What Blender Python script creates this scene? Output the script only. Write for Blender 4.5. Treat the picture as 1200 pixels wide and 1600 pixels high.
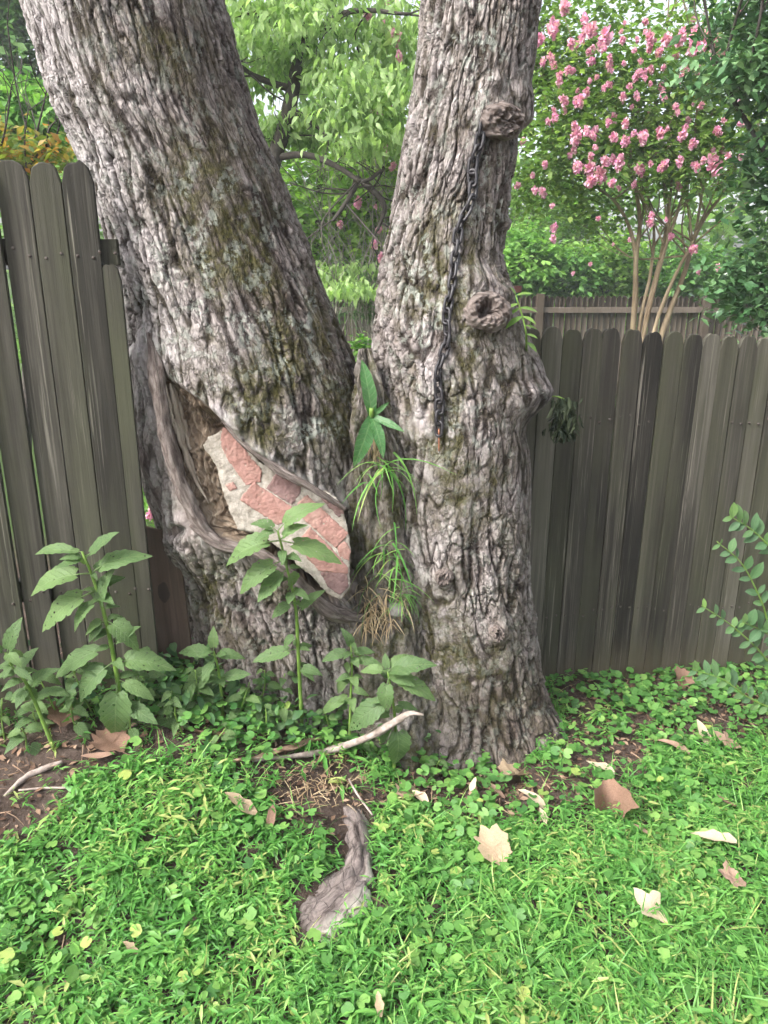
import bpy, bmesh, math, random
import numpy as np
from mathutils import Vector, Matrix, Quaternion

for o in list(bpy.data.objects): bpy.data.objects.remove(o)
scene = bpy.context.scene
COL = scene.collection
random.seed(7); rng = np.random.default_rng(7)
R = math.radians

# ------------------------------------------------------------------ camera
CAM_H, PITCH, FPX = 1.75, R(17.5), 1200.0          # photo frame 1200 x 1600
cd = bpy.data.cameras.new('camera'); cam = bpy.data.objects.new('camera', cd); COL.objects.link(cam)
cd.sensor_fit = 'VERTICAL'; cd.sensor_height = 32.0; cd.lens = 32.0*FPX/1600.0
cd.clip_start = 0.05; cd.clip_end = 1000
cam.location = (0, 0, CAM_H); cam.rotation_euler = (math.pi/2 - PITCH, 0, 0)
scene.camera = cam
CP, SP = math.cos(PITCH), math.sin(PITCH)

# ------------------------------------------------------------------ light
SUN_POS = Vector((-0.78, -0.58, 1.0)).normalized()
world = bpy.data.worlds.new('World'); scene.world = world; world.use_nodes = True
wn = world.node_tree; wn.nodes.clear()
sky = wn.nodes.new('ShaderNodeTexSky'); sky.sky_type = 'NISHITA'; sky.sun_disc = False
sky.sun_elevation = math.asin(SUN_POS.z); sky.sun_rotation = math.atan2(SUN_POS.x, SUN_POS.y)
sky.dust_density = 4.0; sky.air_density = 1.0
hs = wn.nodes.new('ShaderNodeHueSaturation'); hs.inputs['Saturation'].default_value = 0.36
bg = wn.nodes.new('ShaderNodeBackground'); bg.inputs['Strength'].default_value = 0.12
wo = wn.nodes.new('ShaderNodeOutputWorld')
wn.links.new(sky.outputs[0], hs.inputs['Color']); wn.links.new(hs.outputs[0], bg.inputs[0]); wn.links.new(bg.outputs[0], wo.inputs[0])
sl = bpy.data.lights.new('sun', 'SUN'); sl.energy = 2.2; sl.angle = R(24); sl.color = (1.0, 0.97, 0.94)
so = bpy.data.objects.new('sun', sl); COL.objects.link(so); so.location = (-5, -5, 9)
so.rotation_euler = (-SUN_POS).to_track_quat('-Z', 'Y').to_euler()
scene.view_settings.view_transform = 'Standard'; scene.view_settings.look = 'None'
scene.view_settings.gamma = 1.0; scene.view_settings.use_curve_mapping = False
scene.view_settings.exposure = 1.78
HAZE = 0.004
scene.render.engine = 'CYCLES'
scene.cycles.max_bounces = 6; scene.cycles.diffuse_bounces = 3; scene.cycles.glossy_bounces = 2
scene.cycles.transmission_bounces = 5; scene.cycles.transparent_max_bounces = 12
scene.cycles.use_adaptive_sampling = True; scene.cycles.adaptive_threshold = 0.05; scene.cycles.adaptive_min_samples = 16
scene.cycles.use_denoising = True
try: scene.cycles.denoiser = 'OPENIMAGEDENOISE'
except Exception: pass

# ------------------------------------------------------------------ pixel helpers
def ray(px, py):
    a = (px-600)/FPX; b = (800-py)/FPX
    return np.array([a, CP+b*SP, -SP+b*CP])
def P(px, py, Y):                                    # the point on a pixel's ray at distance Y
    d = ray(px, py); return np.array([0, 0, CAM_H]) + d*(Y/d[1])
def proj(V):
    V = np.asarray(V); dz = V[..., 2]-CAM_H
    depth = V[..., 1]*CP - dz*SP; up = V[..., 1]*SP + dz*CP
    return 600+FPX*V[..., 0]/depth, 800-FPX*up/depth, depth
def sm(a, b, x):
    t = np.clip((x-a)/(b-a), 0, 1); return t*t*(3-2*t)

# ------------------------------------------------------------------ numpy noise
def _h(ix, iy, seed):
    n = (ix.astype(np.int64)*374761393 + iy.astype(np.int64)*668265263 + seed*974711) & 0xffffffff
    n = ((n ^ (n >> 13))*1274126177) & 0xffffffff
    n = ((n ^ (n >> 16))*(2246822519 & 0x7fffffff)) & 0xffffffff
    return ((n ^ (n >> 15)) & 0xffffff)/float(0xffffff)
def noise(x, y, seed=0):                             # value-gradient noise, about -1..1
    x = np.asarray(x, float); y = np.asarray(y, float)
    x, y = np.broadcast_arrays(x, y)
    ix = np.floor(x); iy = np.floor(y); fx = x-ix; fy = y-iy
    u = fx*fx*fx*(fx*(fx*6-15)+10); v = fy*fy*fy*(fy*(fy*6-15)+10)
    def g(dx, dy):
        a = _h(ix+dx, iy+dy, seed)*2*np.pi
        return np.cos(a)*(fx-dx)+np.sin(a)*(fy-dy)
    return 1.5*((g(0,0)*(1-u)+g(1,0)*u)*(1-v)+(g(0,1)*(1-u)+g(1,1)*u)*v)
def fbm(x, y, seed=0, o=4):
    s = 0; a = 1; t = 0
    for i in range(o):
        s = s+a*noise(x*2**i, y*2**i, seed+i*17); t += a; a *= .5
    return s/t
def voro(x, y, seed, jit=.85):                       # F1, F2, cell random, offsets to the cell point
    ix = np.floor(x); iy = np.floor(y)
    f1 = np.full(x.shape, 9.); f2 = np.full(x.shape, 9.); cr = np.zeros(x.shape); ox = np.zeros(x.shape); oy = np.zeros(x.shape)
    for dx in (-1, 0, 1):
        for dy in (-1, 0, 1):
            cx = ix+dx; cy = iy+dy
            qx = cx+.5+jit*(_h(cx, cy, seed)-.5)-x; qy = cy+.5+jit*(_h(cx, cy, seed+5)-.5)-y
            d = np.sqrt(qx*qx+qy*qy)
            m = d < f1
            f2 = np.where(m, f1, np.minimum(f2, d))
            cr = np.where(m, _h(cx, cy, seed+9), cr); ox = np.where(m, qx, ox); oy = np.where(m, qy, oy)
            f1 = np.where(m, d, f1)
    return f1, f2, cr, ox, oy

# ------------------------------------------------------------------ ground height
def gz(x, y):
    x = np.asarray(x, float); y = np.asarray(y, float)
    L = 1-sm(-.75, .25, x); F = sm(1.2, 2.5, y)*(1-sm(3.2, 6.0, y))
    z = .30*L*F - .06*np.maximum(0, np.minimum(x-.6, 4)) - .45*sm(3.5, 12, y)
    near = 1-sm(4, 8, np.abs(y-2)+np.abs(x)*.6)
    return z + near*(.018*noise(x*2.3, y*2.3, 3)+.010*noise(x*6, y*6, 4))
def G(px, py):                                       # where a pixel's ray meets the ground
    d = ray(px, py); t = np.linspace(.8, 14, 2500)
    q = np.array([0, 0, CAM_H])+t[:, None]*d
    k = np.argmax(q[:, 2] < gz(q[:, 0], q[:, 1])); p = q[k]; p[2] = gz(p[0], p[1]); return p

# ------------------------------------------------------------------ mesh helpers
def mesh_np(name, V, faces, attrs=None, smooth=True):
    """faces: list of (n,k) int arrays."""
    me = bpy.data.meshes.new(name)
    V = np.ascontiguousarray(V, dtype=np.float32)
    faces = [np.asarray(f, dtype=np.int32) for f in faces if len(f)]
    loops = np.concatenate([f.ravel() for f in faces])
    tot = np.concatenate([np.full(len(f), f.shape[1], np.int32) for f in faces])
    start = np.concatenate([[0], np.cumsum(tot)[:-1]]).astype(np.int32)
    me.vertices.add(len(V)); me.vertices.foreach_set('co', V.ravel())
    me.loops.add(len(loops)); me.loops.foreach_set('vertex_index', loops)
    me.polygons.add(len(tot)); me.polygons.foreach_set('loop_start', start); me.polygons.foreach_set('loop_total', tot)
    if smooth: me.polygons.foreach_set('use_smooth', np.ones(len(tot), bool))
    for k, a in (attrs or {}).items():
        at = me.attributes.new(k, 'FLOAT', 'POINT'); at.data.foreach_set('value', np.ascontiguousarray(a, dtype=np.float32).ravel())
    me.update(calc_edges=True); me.validate()
    return me
def link(name, me, mat=None, parent=None, loc=None):
    o = bpy.data.objects.new(name, me); COL.objects.link(o)
    if mat is not None and me is not None:
        if not me.materials: me.materials.append(mat)
    if parent is not None: o.parent = parent
    if loc is not None: o.location = loc
    return o
def tag(o, label=None, cat=None, group=None, kind=None):
    if label: o['label'] = label
    if cat: o['category'] = cat
    if group: o['group'] = group
    if kind: o['kind'] = kind
    return o
def thing(name, label, cat, loc=(0,0,0), group=None):
    o = bpy.data.objects.new(name, None); COL.objects.link(o); o.location = loc; o.empty_display_size = .1
    bpy.context.view_layer.update()
    return tag(o, label, cat, group)
def child(name, me, mat, parent):
    """a part whose mesh is in world coordinates"""
    o = link(name, me, mat, parent)
    o.matrix_parent_inverse = Matrix.Translation(-parent.matrix_world.translation) if parent.parent is None else Matrix.Identity(4)
    return o
class MB:                                            # collects pieces into ONE mesh
    def __init__(s): s.V = []; s.F = {}; s.n = 0; s.A = []
    def add(s, V, faces, a=0.0):
        V = np.asarray(V, float)
        for f in faces:
            f = np.asarray(f)
            if len(f): s.F.setdefault(f.shape[1], []).append(f+s.n)
        s.V.append(V); s.n += len(V); s.A.append(np.broadcast_to(np.asarray(a, float), (len(V),)))
        return s
    def mesh(s, name, smooth=True):
        return mesh_np(name, np.concatenate(s.V), [np.concatenate(v) for v in s.F.values()], {'tint': np.concatenate(s.A)}, smooth)
def spline(pts, n):
    pts = np.asarray(pts, float)
    if len(pts) == 2: return pts[0]+(pts[1]-pts[0])*np.linspace(0, 1, n)[:, None]
    p = np.vstack([2*pts[0]-pts[1], pts, 2*pts[-1]-pts[-2]]); out = []
    for u in np.linspace(0, len(pts)-1-1e-6, n):
        i = int(u); t = u-i; a, b, c, d = p[i], p[i+1], p[i+2], p[i+3]
        out.append(.5*((2*b)+(c-a)*t+(2*a-5*b+4*c-d)*t*t+(3*b-a-3*c+d)*t**3))
    return np.array(out)
def tube(pts, rad, n=8, cap=True, rough=0, seed=0):
    pts = np.asarray(pts, float); m = len(pts); rad = np.broadcast_to(np.asarray(rad, float), (m,))
    tan = np.gradient(pts, axis=0); tan /= np.linalg.norm(tan, axis=1)[:, None]+1e-9
    ref = np.array([0.13, .31, .94]) if abs(tan[0][2]) < .9 else np.array([.9, .3, .1])
    V = []
    u = np.cross(tan[0], ref); u /= np.linalg.norm(u)
    ang = np.linspace(0, 2*np.pi, n, endpoint=False)
    for i in range(m):
        u = u-tan[i]*np.dot(u, tan[i]); u /= np.linalg.norm(u); w = np.cross(tan[i], u)
        r = rad[i]*np.ones(n)
        if rough: r = r*(1+rough*noise(ang*1.3+seed, np.full(n, i*.45), seed))
        V.append(pts[i]+(np.cos(ang)*r)[:, None]*u+(np.sin(ang)*r)[:, None]*w)
    V = np.concatenate(V); i, j = np.meshgrid(np.arange(m-1), np.arange(n), indexing='ij'); j2 = (j+1) % n
    q = np.stack([i*n+j, i*n+j2, (i+1)*n+j2, (i+1)*n+j], -1).reshape(-1, 4)
    fs = [q]
    if cap:
        V = np.vstack([V, pts[0], pts[-1]]); k = np.arange(n); k2 = (k+1) % n
        fs.append(np.vstack([np.stack([k2, k, np.full(n, m*n)], 1), np.stack([(m-1)*n+k, (m-1)*n+k2, np.full(n, m*n+1)], 1)]))
    return V, fs

# ------------------------------------------------------------------ materials
def nt(name):
    m = bpy.data.materials.new(name); m.use_nodes = True; t = m.node_tree; t.nodes.clear()
    out = t.nodes.new('ShaderNodeOutputMaterial')
    return m, t, out
def N(t, typ, **kw):
    n = t.nodes.new(typ)
    for k, v in kw.items():
        if k in n.inputs.keys(): n.inputs[k].default_value = v
        else: setattr(n, k, v)
    return n
def ramp(t, fac, stops):
    r = t.nodes.new('ShaderNodeValToRGB'); e = r.color_ramp.elements
    e[0].position = stops[0][0]; e[0].color = (*stops[0][1], 1)
    e[1].position = stops[-1][0]; e[1].color = (*stops[-1][1], 1)
    for p, c in stops[1:-1]:
        x = e.new(p); x.color = (*c, 1)
    t.links.new(fac, r.inputs[0]); return r.outputs[0]
def mix(t, fac, a, b, mode='MIX'):
    m = t.nodes.new('ShaderNodeMix'); m.data_type = 'RGBA'; m.blend_type = mode
    for s, v in ((m.inputs[0], fac), (m.inputs[6], a), (m.inputs[7], b)):
        if isinstance(v, (int, float)): s.default_value = v
        elif isinstance(v, tuple): s.default_value = (*v, 1)
        else: t.links.new(v, s)
    return m.outputs[2]
def attr(t, name):
    a = t.nodes.new('ShaderNodeAttribute'); a.attribute_name = name; return a.outputs['Fac']
def math_(t, op, a, b=0.0):
    m = t.nodes.new('ShaderNodeMath'); m.operation = op
    for s, v in ((m.inputs[0], a), (m.inputs[1], b)):
        if isinstance(v, (int, float)): s.default_value = v
        else: t.links.new(v, s)
    return m.outputs[0]
def coords(t, scale=(1,1,1), kind='Object', rnd=False):
    c = t.nodes.new('ShaderNodeTexCoord'); m = t.nodes.new('ShaderNodeMapping'); m.inputs['Scale'].default_value = scale
    t.links.new(c.outputs[kind], m.inputs[0])
    if rnd:
        oi = t.nodes.new('ShaderNodeObjectInfo'); mm = math_(t, 'MULTIPLY', oi.outputs['Random'], 37.0)
        cx = t.nodes.new('ShaderNodeCombineXYZ')
        for i in range(3): t.links.new(mm, cx.inputs[i])
        t.links.new(cx.outputs[0], m.inputs['Location'])
    return m.outputs[0]
def noise_n(t, vec, scale, detail=4, rough=.55, dist=0):
    n = t.nodes.new('ShaderNodeTexNoise'); n.inputs['Scale'].default_value = scale; n.inputs['Detail'].default_value = detail
    n.inputs['Roughness'].default_value = rough; n.inputs['Distortion'].default_value = dist
    t.links.new(vec, n.inputs['Vector']); return n.outputs['Fac']
def bump(t, h, strength, dist):
    b = t.nodes.new('ShaderNodeBump'); b.inputs['Strength'].default_value = strength; b.inputs['Distance'].default_value = dist
    t.links.new(h, b.inputs['Height']); return b.outputs[0]
def bsdf(t, out, color, rough=.8, nrm=None, spec=.3):
    p = t.nodes.new('ShaderNodeBsdfPrincipled')
    if isinstance(color, tuple): p.inputs['Base Color'].default_value = (*color, 1)
    else: t.links.new(color, p.inputs['Base Color'])
    if isinstance(rough, (int, float)): p.inputs['Roughness'].default_value = rough
    else: t.links.new(rough, p.inputs['Roughness'])
    p.inputs['Specular IOR Level'].default_value = spec
    if nrm is not None: t.links.new(nrm, p.inputs['Normal'])
    t.links.new(p.outputs[0], out.inputs[0]); return p

def leaf_mat(name, stops, trans=.35, rough=.45, spec=.35, holes=0.0, hole_scale=90, vein=True, per_object=False):
    m, t, out = nt(name)
    tint = attr(t, 'tint')
    if per_object:
        oi = t.nodes.new('ShaderNodeObjectInfo'); tint = math_(t, 'ADD', math_(t, 'MULTIPLY', tint, .45), math_(t, 'MULTIPLY', oi.outputs['Random'], .55))
    c = ramp(t, tint, stops)
    v = coords(t, (1,1,1), 'Object', per_object)
    c = mix(t, .35, c, ramp(t, noise_n(t, v, 60, 3), [(.3, (.45,.45,.45)), (.7, (1.25,1.25,1.1))]), 'MULTIPLY')
    nrm = None
    if per_object:
        vv = t.nodes.new('ShaderNodeTexCoord'); se = t.nodes.new('ShaderNodeSeparateXYZ'); t.links.new(vv.outputs['Object'], se.inputs[0])
        ax = math_(t, 'ABSOLUTE', se.outputs[0]); mid = math_(t, 'LESS_THAN', ax, .010)
        la = math_(t, 'SINE', math_(t, 'MULTIPLY', math_(t, 'SUBTRACT', se.outputs[1], math_(t, 'MULTIPLY', ax, .9)), 62.0))
        lv = math_(t, 'MULTIPLY', ramp(t, la, [(.80, (0,0,0)), (.97, (1,1,1))]), .7); ve = math_(t, 'MAXIMUM', mid, lv)
        c = mix(t, math_(t, 'MULTIPLY', ve, .35), c, mix(t, .5, c, (.34,.42,.22))); nrm = bump(t, math_(t, 'ADD', math_(t, 'MULTIPLY', ve, -1.0), math_(t, 'MULTIPLY', noise_n(t, v, 14, 3), 1.2)), .7, .004)
    p = bsdf(t, out, c, rough, nrm, spec)
    tr = t.nodes.new('ShaderNodeBsdfTranslucent'); t.links.new(mix(t, 1.0, c, (1.1,1.25,.7), 'MULTIPLY'), tr.inputs[0])
    ms = t.nodes.new('ShaderNodeMixShader'); ms.inputs[0].default_value = trans
    t.links.new(p.outputs[0], ms.inputs[1]); t.links.new(tr.outputs[0], ms.inputs[2]); last = ms.outputs[0]
    if holes:
        vo = t.nodes.new('ShaderNodeTexVoronoi'); vo.inputs['Scale'].default_value = hole_scale; t.links.new(v, vo.inputs['Vector'])
        wob = noise_n(t, v, hole_scale*.35, 2)
        d = math_(t, 'ADD', vo.outputs['Distance'], math_(t, 'MULTIPLY', wob, .30))
        h = math_(t, 'LESS_THAN', d, holes)
        tp = t.nodes.new('ShaderNodeBsdfTransparent'); m2 = t.nodes.new('ShaderNodeMixShader')
        t.links.new(h, m2.inputs[0]); t.links.new(last, m2.inputs[1]); t.links.new(tp.outputs[0], m2.inputs[2]); last = m2.outputs[0]
    t.links.new(last, out.inputs[0]); return m

def simple_mat(name, c0, c1, scale=20, rough=.85, stretch=(1,1,1), bstr=.5, bdist=.004, rnd=True, spec=.25, detail=6):
    m, t, out = nt(name); v = coords(t, stretch, 'Object', rnd)
    f = noise_n(t, v, scale, detail, .6); c = ramp(t, f, [(.3, c0), (.7, c1)])
    bsdf(t, out, c, rough, bump(t, noise_n(t, v, scale*2.2, 5, .65), bstr, bdist), spec); return m

def bark_mat():
    m, t, out = nt('bark')
    v = coords(t, (1,1,.35)); v1 = coords(t)
    gro, tone, moss, lich, cav, pale = [attr(t, k) for k in ('groove', 'tone', 'moss', 'lichen', 'cav', 'pale')]
    cx = t.nodes.new('ShaderNodeCombineXYZ'); t.links.new(attr(t, 'us'), cx.inputs[0]); t.links.new(attr(t, 'ul'), cx.inputs[1])
    def cracks(sx, sl, scale, width, warp):
        mp = t.nodes.new('ShaderNodeMapping'); mp.inputs['Scale'].default_value = (1/sx, 1/sl, 1); t.links.new(cx.outputs[0], mp.inputs[0])
        nz = t.nodes.new('ShaderNodeTexNoise'); nz.inputs['Scale'].default_value = 1.6; nz.inputs['Detail'].default_value = 3; nz.inputs['Roughness'].default_value = .65; t.links.new(mp.outputs[0], nz.inputs['Vector'])
        ad = t.nodes.new('ShaderNodeMix'); ad.data_type = 'VECTOR'; ad.inputs[0].default_value = warp
        t.links.new(mp.outputs[0], ad.inputs[4]); sc = t.nodes.new('ShaderNodeVectorMath'); sc.operation = 'MULTIPLY_ADD'
        t.links.new(nz.outputs['Color'], sc.inputs[0]); sc.inputs[1].default_value = (1.6, 1.6, 0); t.links.new(mp.outputs[0], sc.inputs[2]); t.links.new(sc.outputs[0], ad.inputs[5])
        vo = t.nodes.new('ShaderNodeTexVoronoi'); vo.feature = 'DISTANCE_TO_EDGE'; vo.inputs['Scale'].default_value = scale; t.links.new(ad.outputs[1], vo.inputs['Vector'])
        vc = t.nodes.new('ShaderNodeTexVoronoi'); vc.inputs['Scale'].default_value = scale; t.links.new(ad.outputs[1], vc.inputs['Vector'])
        sp = t.nodes.new('ShaderNodeSeparateColor'); t.links.new(vc.outputs['Color'], sp.inputs[0])
        return ramp(t, vo.outputs['Distance'], [(0, (0,0,0)), (width, (1,1,1))]), sp.outputs[0]
    k1, r1 = cracks(.027, .060, 1.0, .12, 1.0); k2, r2 = cracks(.011, .024, 1.0, .10, 1.0)
    f = math_(t, 'ADD', math_(t, 'MULTIPLY', tone, .40), math_(t, 'MULTIPLY', noise_n(t, v, 26, 4, .65), .5))
    f = math_(t, 'ADD', f, math_(t, 'MULTIPLY', r1, .12)); f = math_(t, 'ADD', f, math_(t, 'MULTIPLY', r2, .10))
    c = ramp(t, f, [(.2, (.115,.092,.080)), (.42, (.22,.187,.172)), (.68, (.37,.328,.312)), (1.0, (.56,.515,.50))])
    c = mix(t, math_(t, 'MULTIPLY', attr(t, 'damp_shade'), .8), c, mix(t, 1.0, c, (.38,.33,.29), 'MULTIPLY'))  # darkens damp bark and paints shade on the flanks away from the sun
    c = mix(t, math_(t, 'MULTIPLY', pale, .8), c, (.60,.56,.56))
    ck = math_(t, 'SUBTRACT', 1.0, math_(t, 'MULTIPLY', k1, math_(t, 'ADD', math_(t, 'MULTIPLY', k2, .35), .65)))
    ck = math_(t, 'MULTIPLY', ck, math_(t, 'SUBTRACT', 1.0, attr(t, 'calm')))
    c = mix(t, math_(t, 'MULTIPLY', ck, math_(t, 'SUBTRACT', .66, math_(t, 'MULTIPLY', pale, .25))), c, (.048,.037,.033))
    c = mix(t, math_(t, 'MULTIPLY', gro, .92), c, (.026,.019,.016))
    # moss and lichen, broken up finely
    mm = math_(t, 'MULTIPLY', moss, ramp(t, noise_n(t, v1, 30, 4, .7), [(.34, (0,0,0)), (.52, (1,1,1))]))
    c = mix(t, math_(t, 'MULTIPLY', mm, .85), c, ramp(t, noise_n(t, v1, 90, 3), [(.3, (.030,.030,.010)), (.7, (.095,.088,.030))]))
    ll = math_(t, 'MULTIPLY', lich, ramp(t, noise_n(t, v1, 48, 3, .7), [(.47, (0,0,0)), (.54, (1,1,1))]))
    c = mix(t, math_(t, 'MULTIPLY', ll, .5), c, (.42,.46,.40))
    cy = t.nodes.new('ShaderNodeCombineXYZ'); t.links.new(math_(t, 'MULTIPLY', attr(t, 'cu'), 9.0), cy.inputs[0]); t.links.new(math_(t, 'MULTIPLY', attr(t, 'ul'), 7.0), cy.inputs[1])
    fib = noise_n(t, cy.outputs[0], 1.6, 5, .75, .8)
    cc = ramp(t, fib, [(.30, (.03,.021,.016)), (.42, (.10,.072,.05)), (.55, (.21,.16,.115)), (.66, (.33,.28,.22)), (.8, (.43,.39,.34))])
    c = mix(t, cav, c, cc)
    h = noise_n(t, v, 90, 4, .75)
    h = math_(t, 'ADD', math_(t, 'MULTIPLY', h, .45), math_(t, 'MULTIPLY', ck, -1.0)); h = math_(t, 'ADD', h, math_(t, 'MULTIPLY', r1, .55)); h = math_(t, 'ADD', h, math_(t, 'MULTIPLY', r2, .30)); h = math_(t, 'ADD', h, math_(t, 'MULTIPLY', math_(t, 'MULTIPLY', fib, cav), 3.0))
    bsdf(t, out, c, .92, bump(t, h, .85, .006), .15); return m
M = {'bark': bark_mat()}

def wood_mat(name, dark, mid, light, green, streak=.5):
    m, t, out = nt(name)
    v = coords(t, (1,1,.045), 'Object', True); v1 = coords(t, (1,1,.16), 'Object', True)
    oi = t.nodes.new('ShaderNodeObjectInfo')
    g = noise_n(t, v, 55, 7, .68, .3); big = noise_n(t, v1, 7, 4, .6)
    f = math_(t, 'ADD', math_(t, 'MULTIPLY', g, .55), math_(t, 'MULTIPLY', big, .45))
    f = math_(t, 'ADD', f, math_(t, 'MULTIPLY', math_(t, 'SUBTRACT', oi.outputs['Random'], .5), .30))
    c = ramp(t, f, [(.34, dark), (.50, mid), (.68, light)])
    gm = ramp(t, noise_n(t, coords(t, (1,1,.3), 'Object', True), 5, 4, .6), [(.42, (0,0,0)), (.68, (1,1,1))])
    c = mix(t, math_(t, 'MULTIPLY', gm, .75), c, green)
    # worn pale streaks along the grain
    st = ramp(t, noise_n(t, coords(t, (1,1,.03), 'Object', True), 120, 4, .65), [(.55, (0,0,0)), (.68, (1,1,1))])
    st = math_(t, 'MULTIPLY', st, ramp(t, noise_n(t, v1, 9, 3), [(.45, (0,0,0)), (.7, (1,1,1))]))
    c = mix(t, math_(t, 'MULTIPLY', st, streak), c, tuple(min(1, x*1.9) for x in light))
    oz = t.nodes.new('ShaderNodeSeparateXYZ'); tc = t.nodes.new('ShaderNodeTexCoord'); t.links.new(tc.outputs['Object'], oz.inputs[0])
    spl = ramp(t, math_(t, 'ADD', oz.outputs[2], math_(t, 'MULTIPLY', noise_n(t, v1, 14, 4, .6), .16)), [(.10, (1,1,1)), (.24, (0,0,0))])
    c = mix(t, math_(t, 'MULTIPLY', spl, .6), c, (.085,.070,.042))
    # knots
    vo = t.nodes.new('ShaderNodeTexVoronoi'); vo.inputs['Scale'].default_value = 3.2; t.links.new(coords(t, (1,1,.55), 'Object', True), vo.inputs['Vector'])
    kn = math_(t, 'LESS_THAN', math_(t, 'ADD', vo.outputs['Distance'], math_(t, 'MULTIPLY', noise_n(t, v1, 60, 2), .05)), .095)
    c = mix(t, math_(t, 'MULTIPLY', kn, .6), c, (.018,.015,.012))
    bsdf(t, out, c, .82, bump(t, math_(t, 'ADD', g, math_(t, 'MULTIPLY', kn, -.5)), .8, .003), .25); return m
M['fence'] = wood_mat('weathered_fence_wood', (.015,.0135,.0105), (.043,.039,.031), (.115,.105,.086), (.058,.060,.034), 1.0)
M['fence_l'] = wood_mat('weathered_fence_wood_greenish', (.020,.0185,.0140), (.056,.052,.041), (.125,.117,.095), (.058,.061,.035), .9)
M['fence_far'] = wood_mat('far_fence_wood', (.05,.036,.026), (.085,.066,.05), (.13,.105,.085), (.075,.062,.042), .3)
M['board'] = wood_mat('brown_board_wood', (.03,.018,.012), (.075,.048,.034), (.13,.09,.068), (.06,.045,.03), .2)
M['dead'] = simple_mat('weathered_dead_wood', (.16,.12,.10), (.42,.36,.32), 40, .9, (1,1,1), .7, .006)
M['mortar'] = None
def mortar_mat():
    m, t, out = nt('old_mortar'); v = coords(t)
    f = noise_n(t, v, 38, 6, .7); c = ramp(t, f, [(.3, (.14,.12,.095)), (.48, (.29,.262,.22)), (.72, (.43,.40,.35))])
    sp = ramp(t, noise_n(t, v, 220, 2), [(.60, (0,0,0)), (.68, (1,1,1))]); c = mix(t, math_(t, 'MULTIPLY', sp, .55), c, (.16,.13,.10))
    bsdf(t, out, c, .95, bump(t, noise_n(t, v, 130, 6, .75), .9, .006), .1); return m
M['mortar'] = mortar_mat()
def brick_mat(name, a, b):
    m, t, out = nt(name); v = coords(t, (1,1,1), 'Object', True)
    c = ramp(t, noise_n(t, v, 30, 6, .65), [(.28, a), (.72, b)])
    pit = ramp(t, noise_n(t, v, 170, 3, .6), [(.63, (0,0,0)), (.70, (1,1,1))]); c = mix(t, math_(t, 'MULTIPLY', pit, .6), c, (.09,.045,.035))
    du = ramp(t, noise_n(t, v, 12, 5, .7), [(.5, (0,0,0)), (.8, (1,1,1))]); c = mix(t, math_(t, 'MULTIPLY', du, .4), c, (.42,.33,.27))
    bsdf(t, out, c, .93, bump(t, noise_n(t, v, 150, 6, .75), .8, .004), .1); return m
M['brick'] = brick_mat('red_brick', (.205,.110,.090), (.315,.185,.157))
M['brick_d'] = brick_mat('dark_brick', (.13,.078,.072), (.22,.145,.135))
M['iron'] = simple_mat('dark_chain_iron', (.008,.008,.011), (.03,.026,.028), 60, .45, (1,1,1), .5, .002, spec=.5)
M['rust'] = simple_mat('rust', (.16,.06,.035), (.32,.15,.09), 80, .9)
M['stone'] = simple_mat('grey_stone', (.14,.13,.12), (.30,.28,.26), 30, .9)
def dirt_mat():
    m, t, out = nt('bare_soil'); v = coords(t)
    c = ramp(t, noise_n(t, v, 9, 8, .7), [(.3, (.045,.032,.025)), (.5, (.085,.062,.05)), (.72, (.15,.115,.095))])
    gr = ramp(t, noise_n(t, v, 130, 3, .6), [(.58, (0,0,0)), (.68, (1,1,1))]); c = mix(t, math_(t, 'MULTIPLY', gr, .5), c, (.20,.155,.13))
    far = N(t, 'ShaderNodeSeparateXYZ'); g = coords(t); t.links.new(g, far.inputs[0])
    c = mix(t, ramp(t, math_(t, 'MULTIPLY', far.outputs[1], .1), [(.36, (0,0,0)), (.5, (1,1,1))]), c, (.055,.09,.025))
    bsdf(t, out, c, .95, bump(t, noise_n(t, v, 70, 8, .75), 1.0, .02), .1); return m
M['dirt'] = dirt_mat()
M['grass'] = leaf_mat('ground_grass_leaf', [(0, (0.050,0.158,0.032)), (.5, (0.106,0.294,0.062)), (.9, (0.213,0.420,0.102)), (1, (0.370,0.420,0.148))], .38, .42, .35)
M['ivy'] = leaf_mat('round_ground_leaf', [(0, (.05,.15,.038)), (.5, (.11,.26,.06)), (.85, (.20,.36,.09)), (1, (.33,.40,.11))], .32, .5, .3)
M['weed'] = leaf_mat('broad_weed_leaf', [(0, (0.073,0.135,0.050)), (.5, (0.118,0.200,0.075)), (1, (0.179,0.275,0.100))], .36, .5, .3, holes=.30, hole_scale=10, per_object=True)
M['weedlow'] = leaf_mat('low_weed_leaf', [(0, (.032,.085,.032)), (.5, (.075,.165,.06)), (1, (.15,.26,.10))], .35, .5, .3)
M['stem'] = simple_mat('green_stem', (.09,.17,.03), (.17,.27,.06), 30, .5, (1,1,1), .2, .001)
M['privet'] = leaf_mat('privet_leaf', [(0, (.06,.135,.06)), (.5, (.09,.19,.08)), (1, (.18,.32,.08))], .3, .38, .5, per_object=True)
M['sprout'] = leaf_mat('bright_sprout_leaf', [(0, (.12,.25,.05)), (1, (.24,.38,.09))], .4, .4, .4, per_object=True)
M['dock'] = leaf_mat('glossy_dock_leaf', [(0, (.035,.12,.035)), (1, (.075,.20,.055))], .25, .35, .5, per_object=True)
M['wilt'] = leaf_mat('wilted_leaf', [(0, (.010,.018,.011)), (1, (.040,.050,.028))], .15, .8, .15)
M['straw'] = leaf_mat('dry_straw', [(0, (.22,.15,.09)), (.5, (.36,.26,.16)), (1, (.5,.40,.27))], .15, .8, .15)
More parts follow.
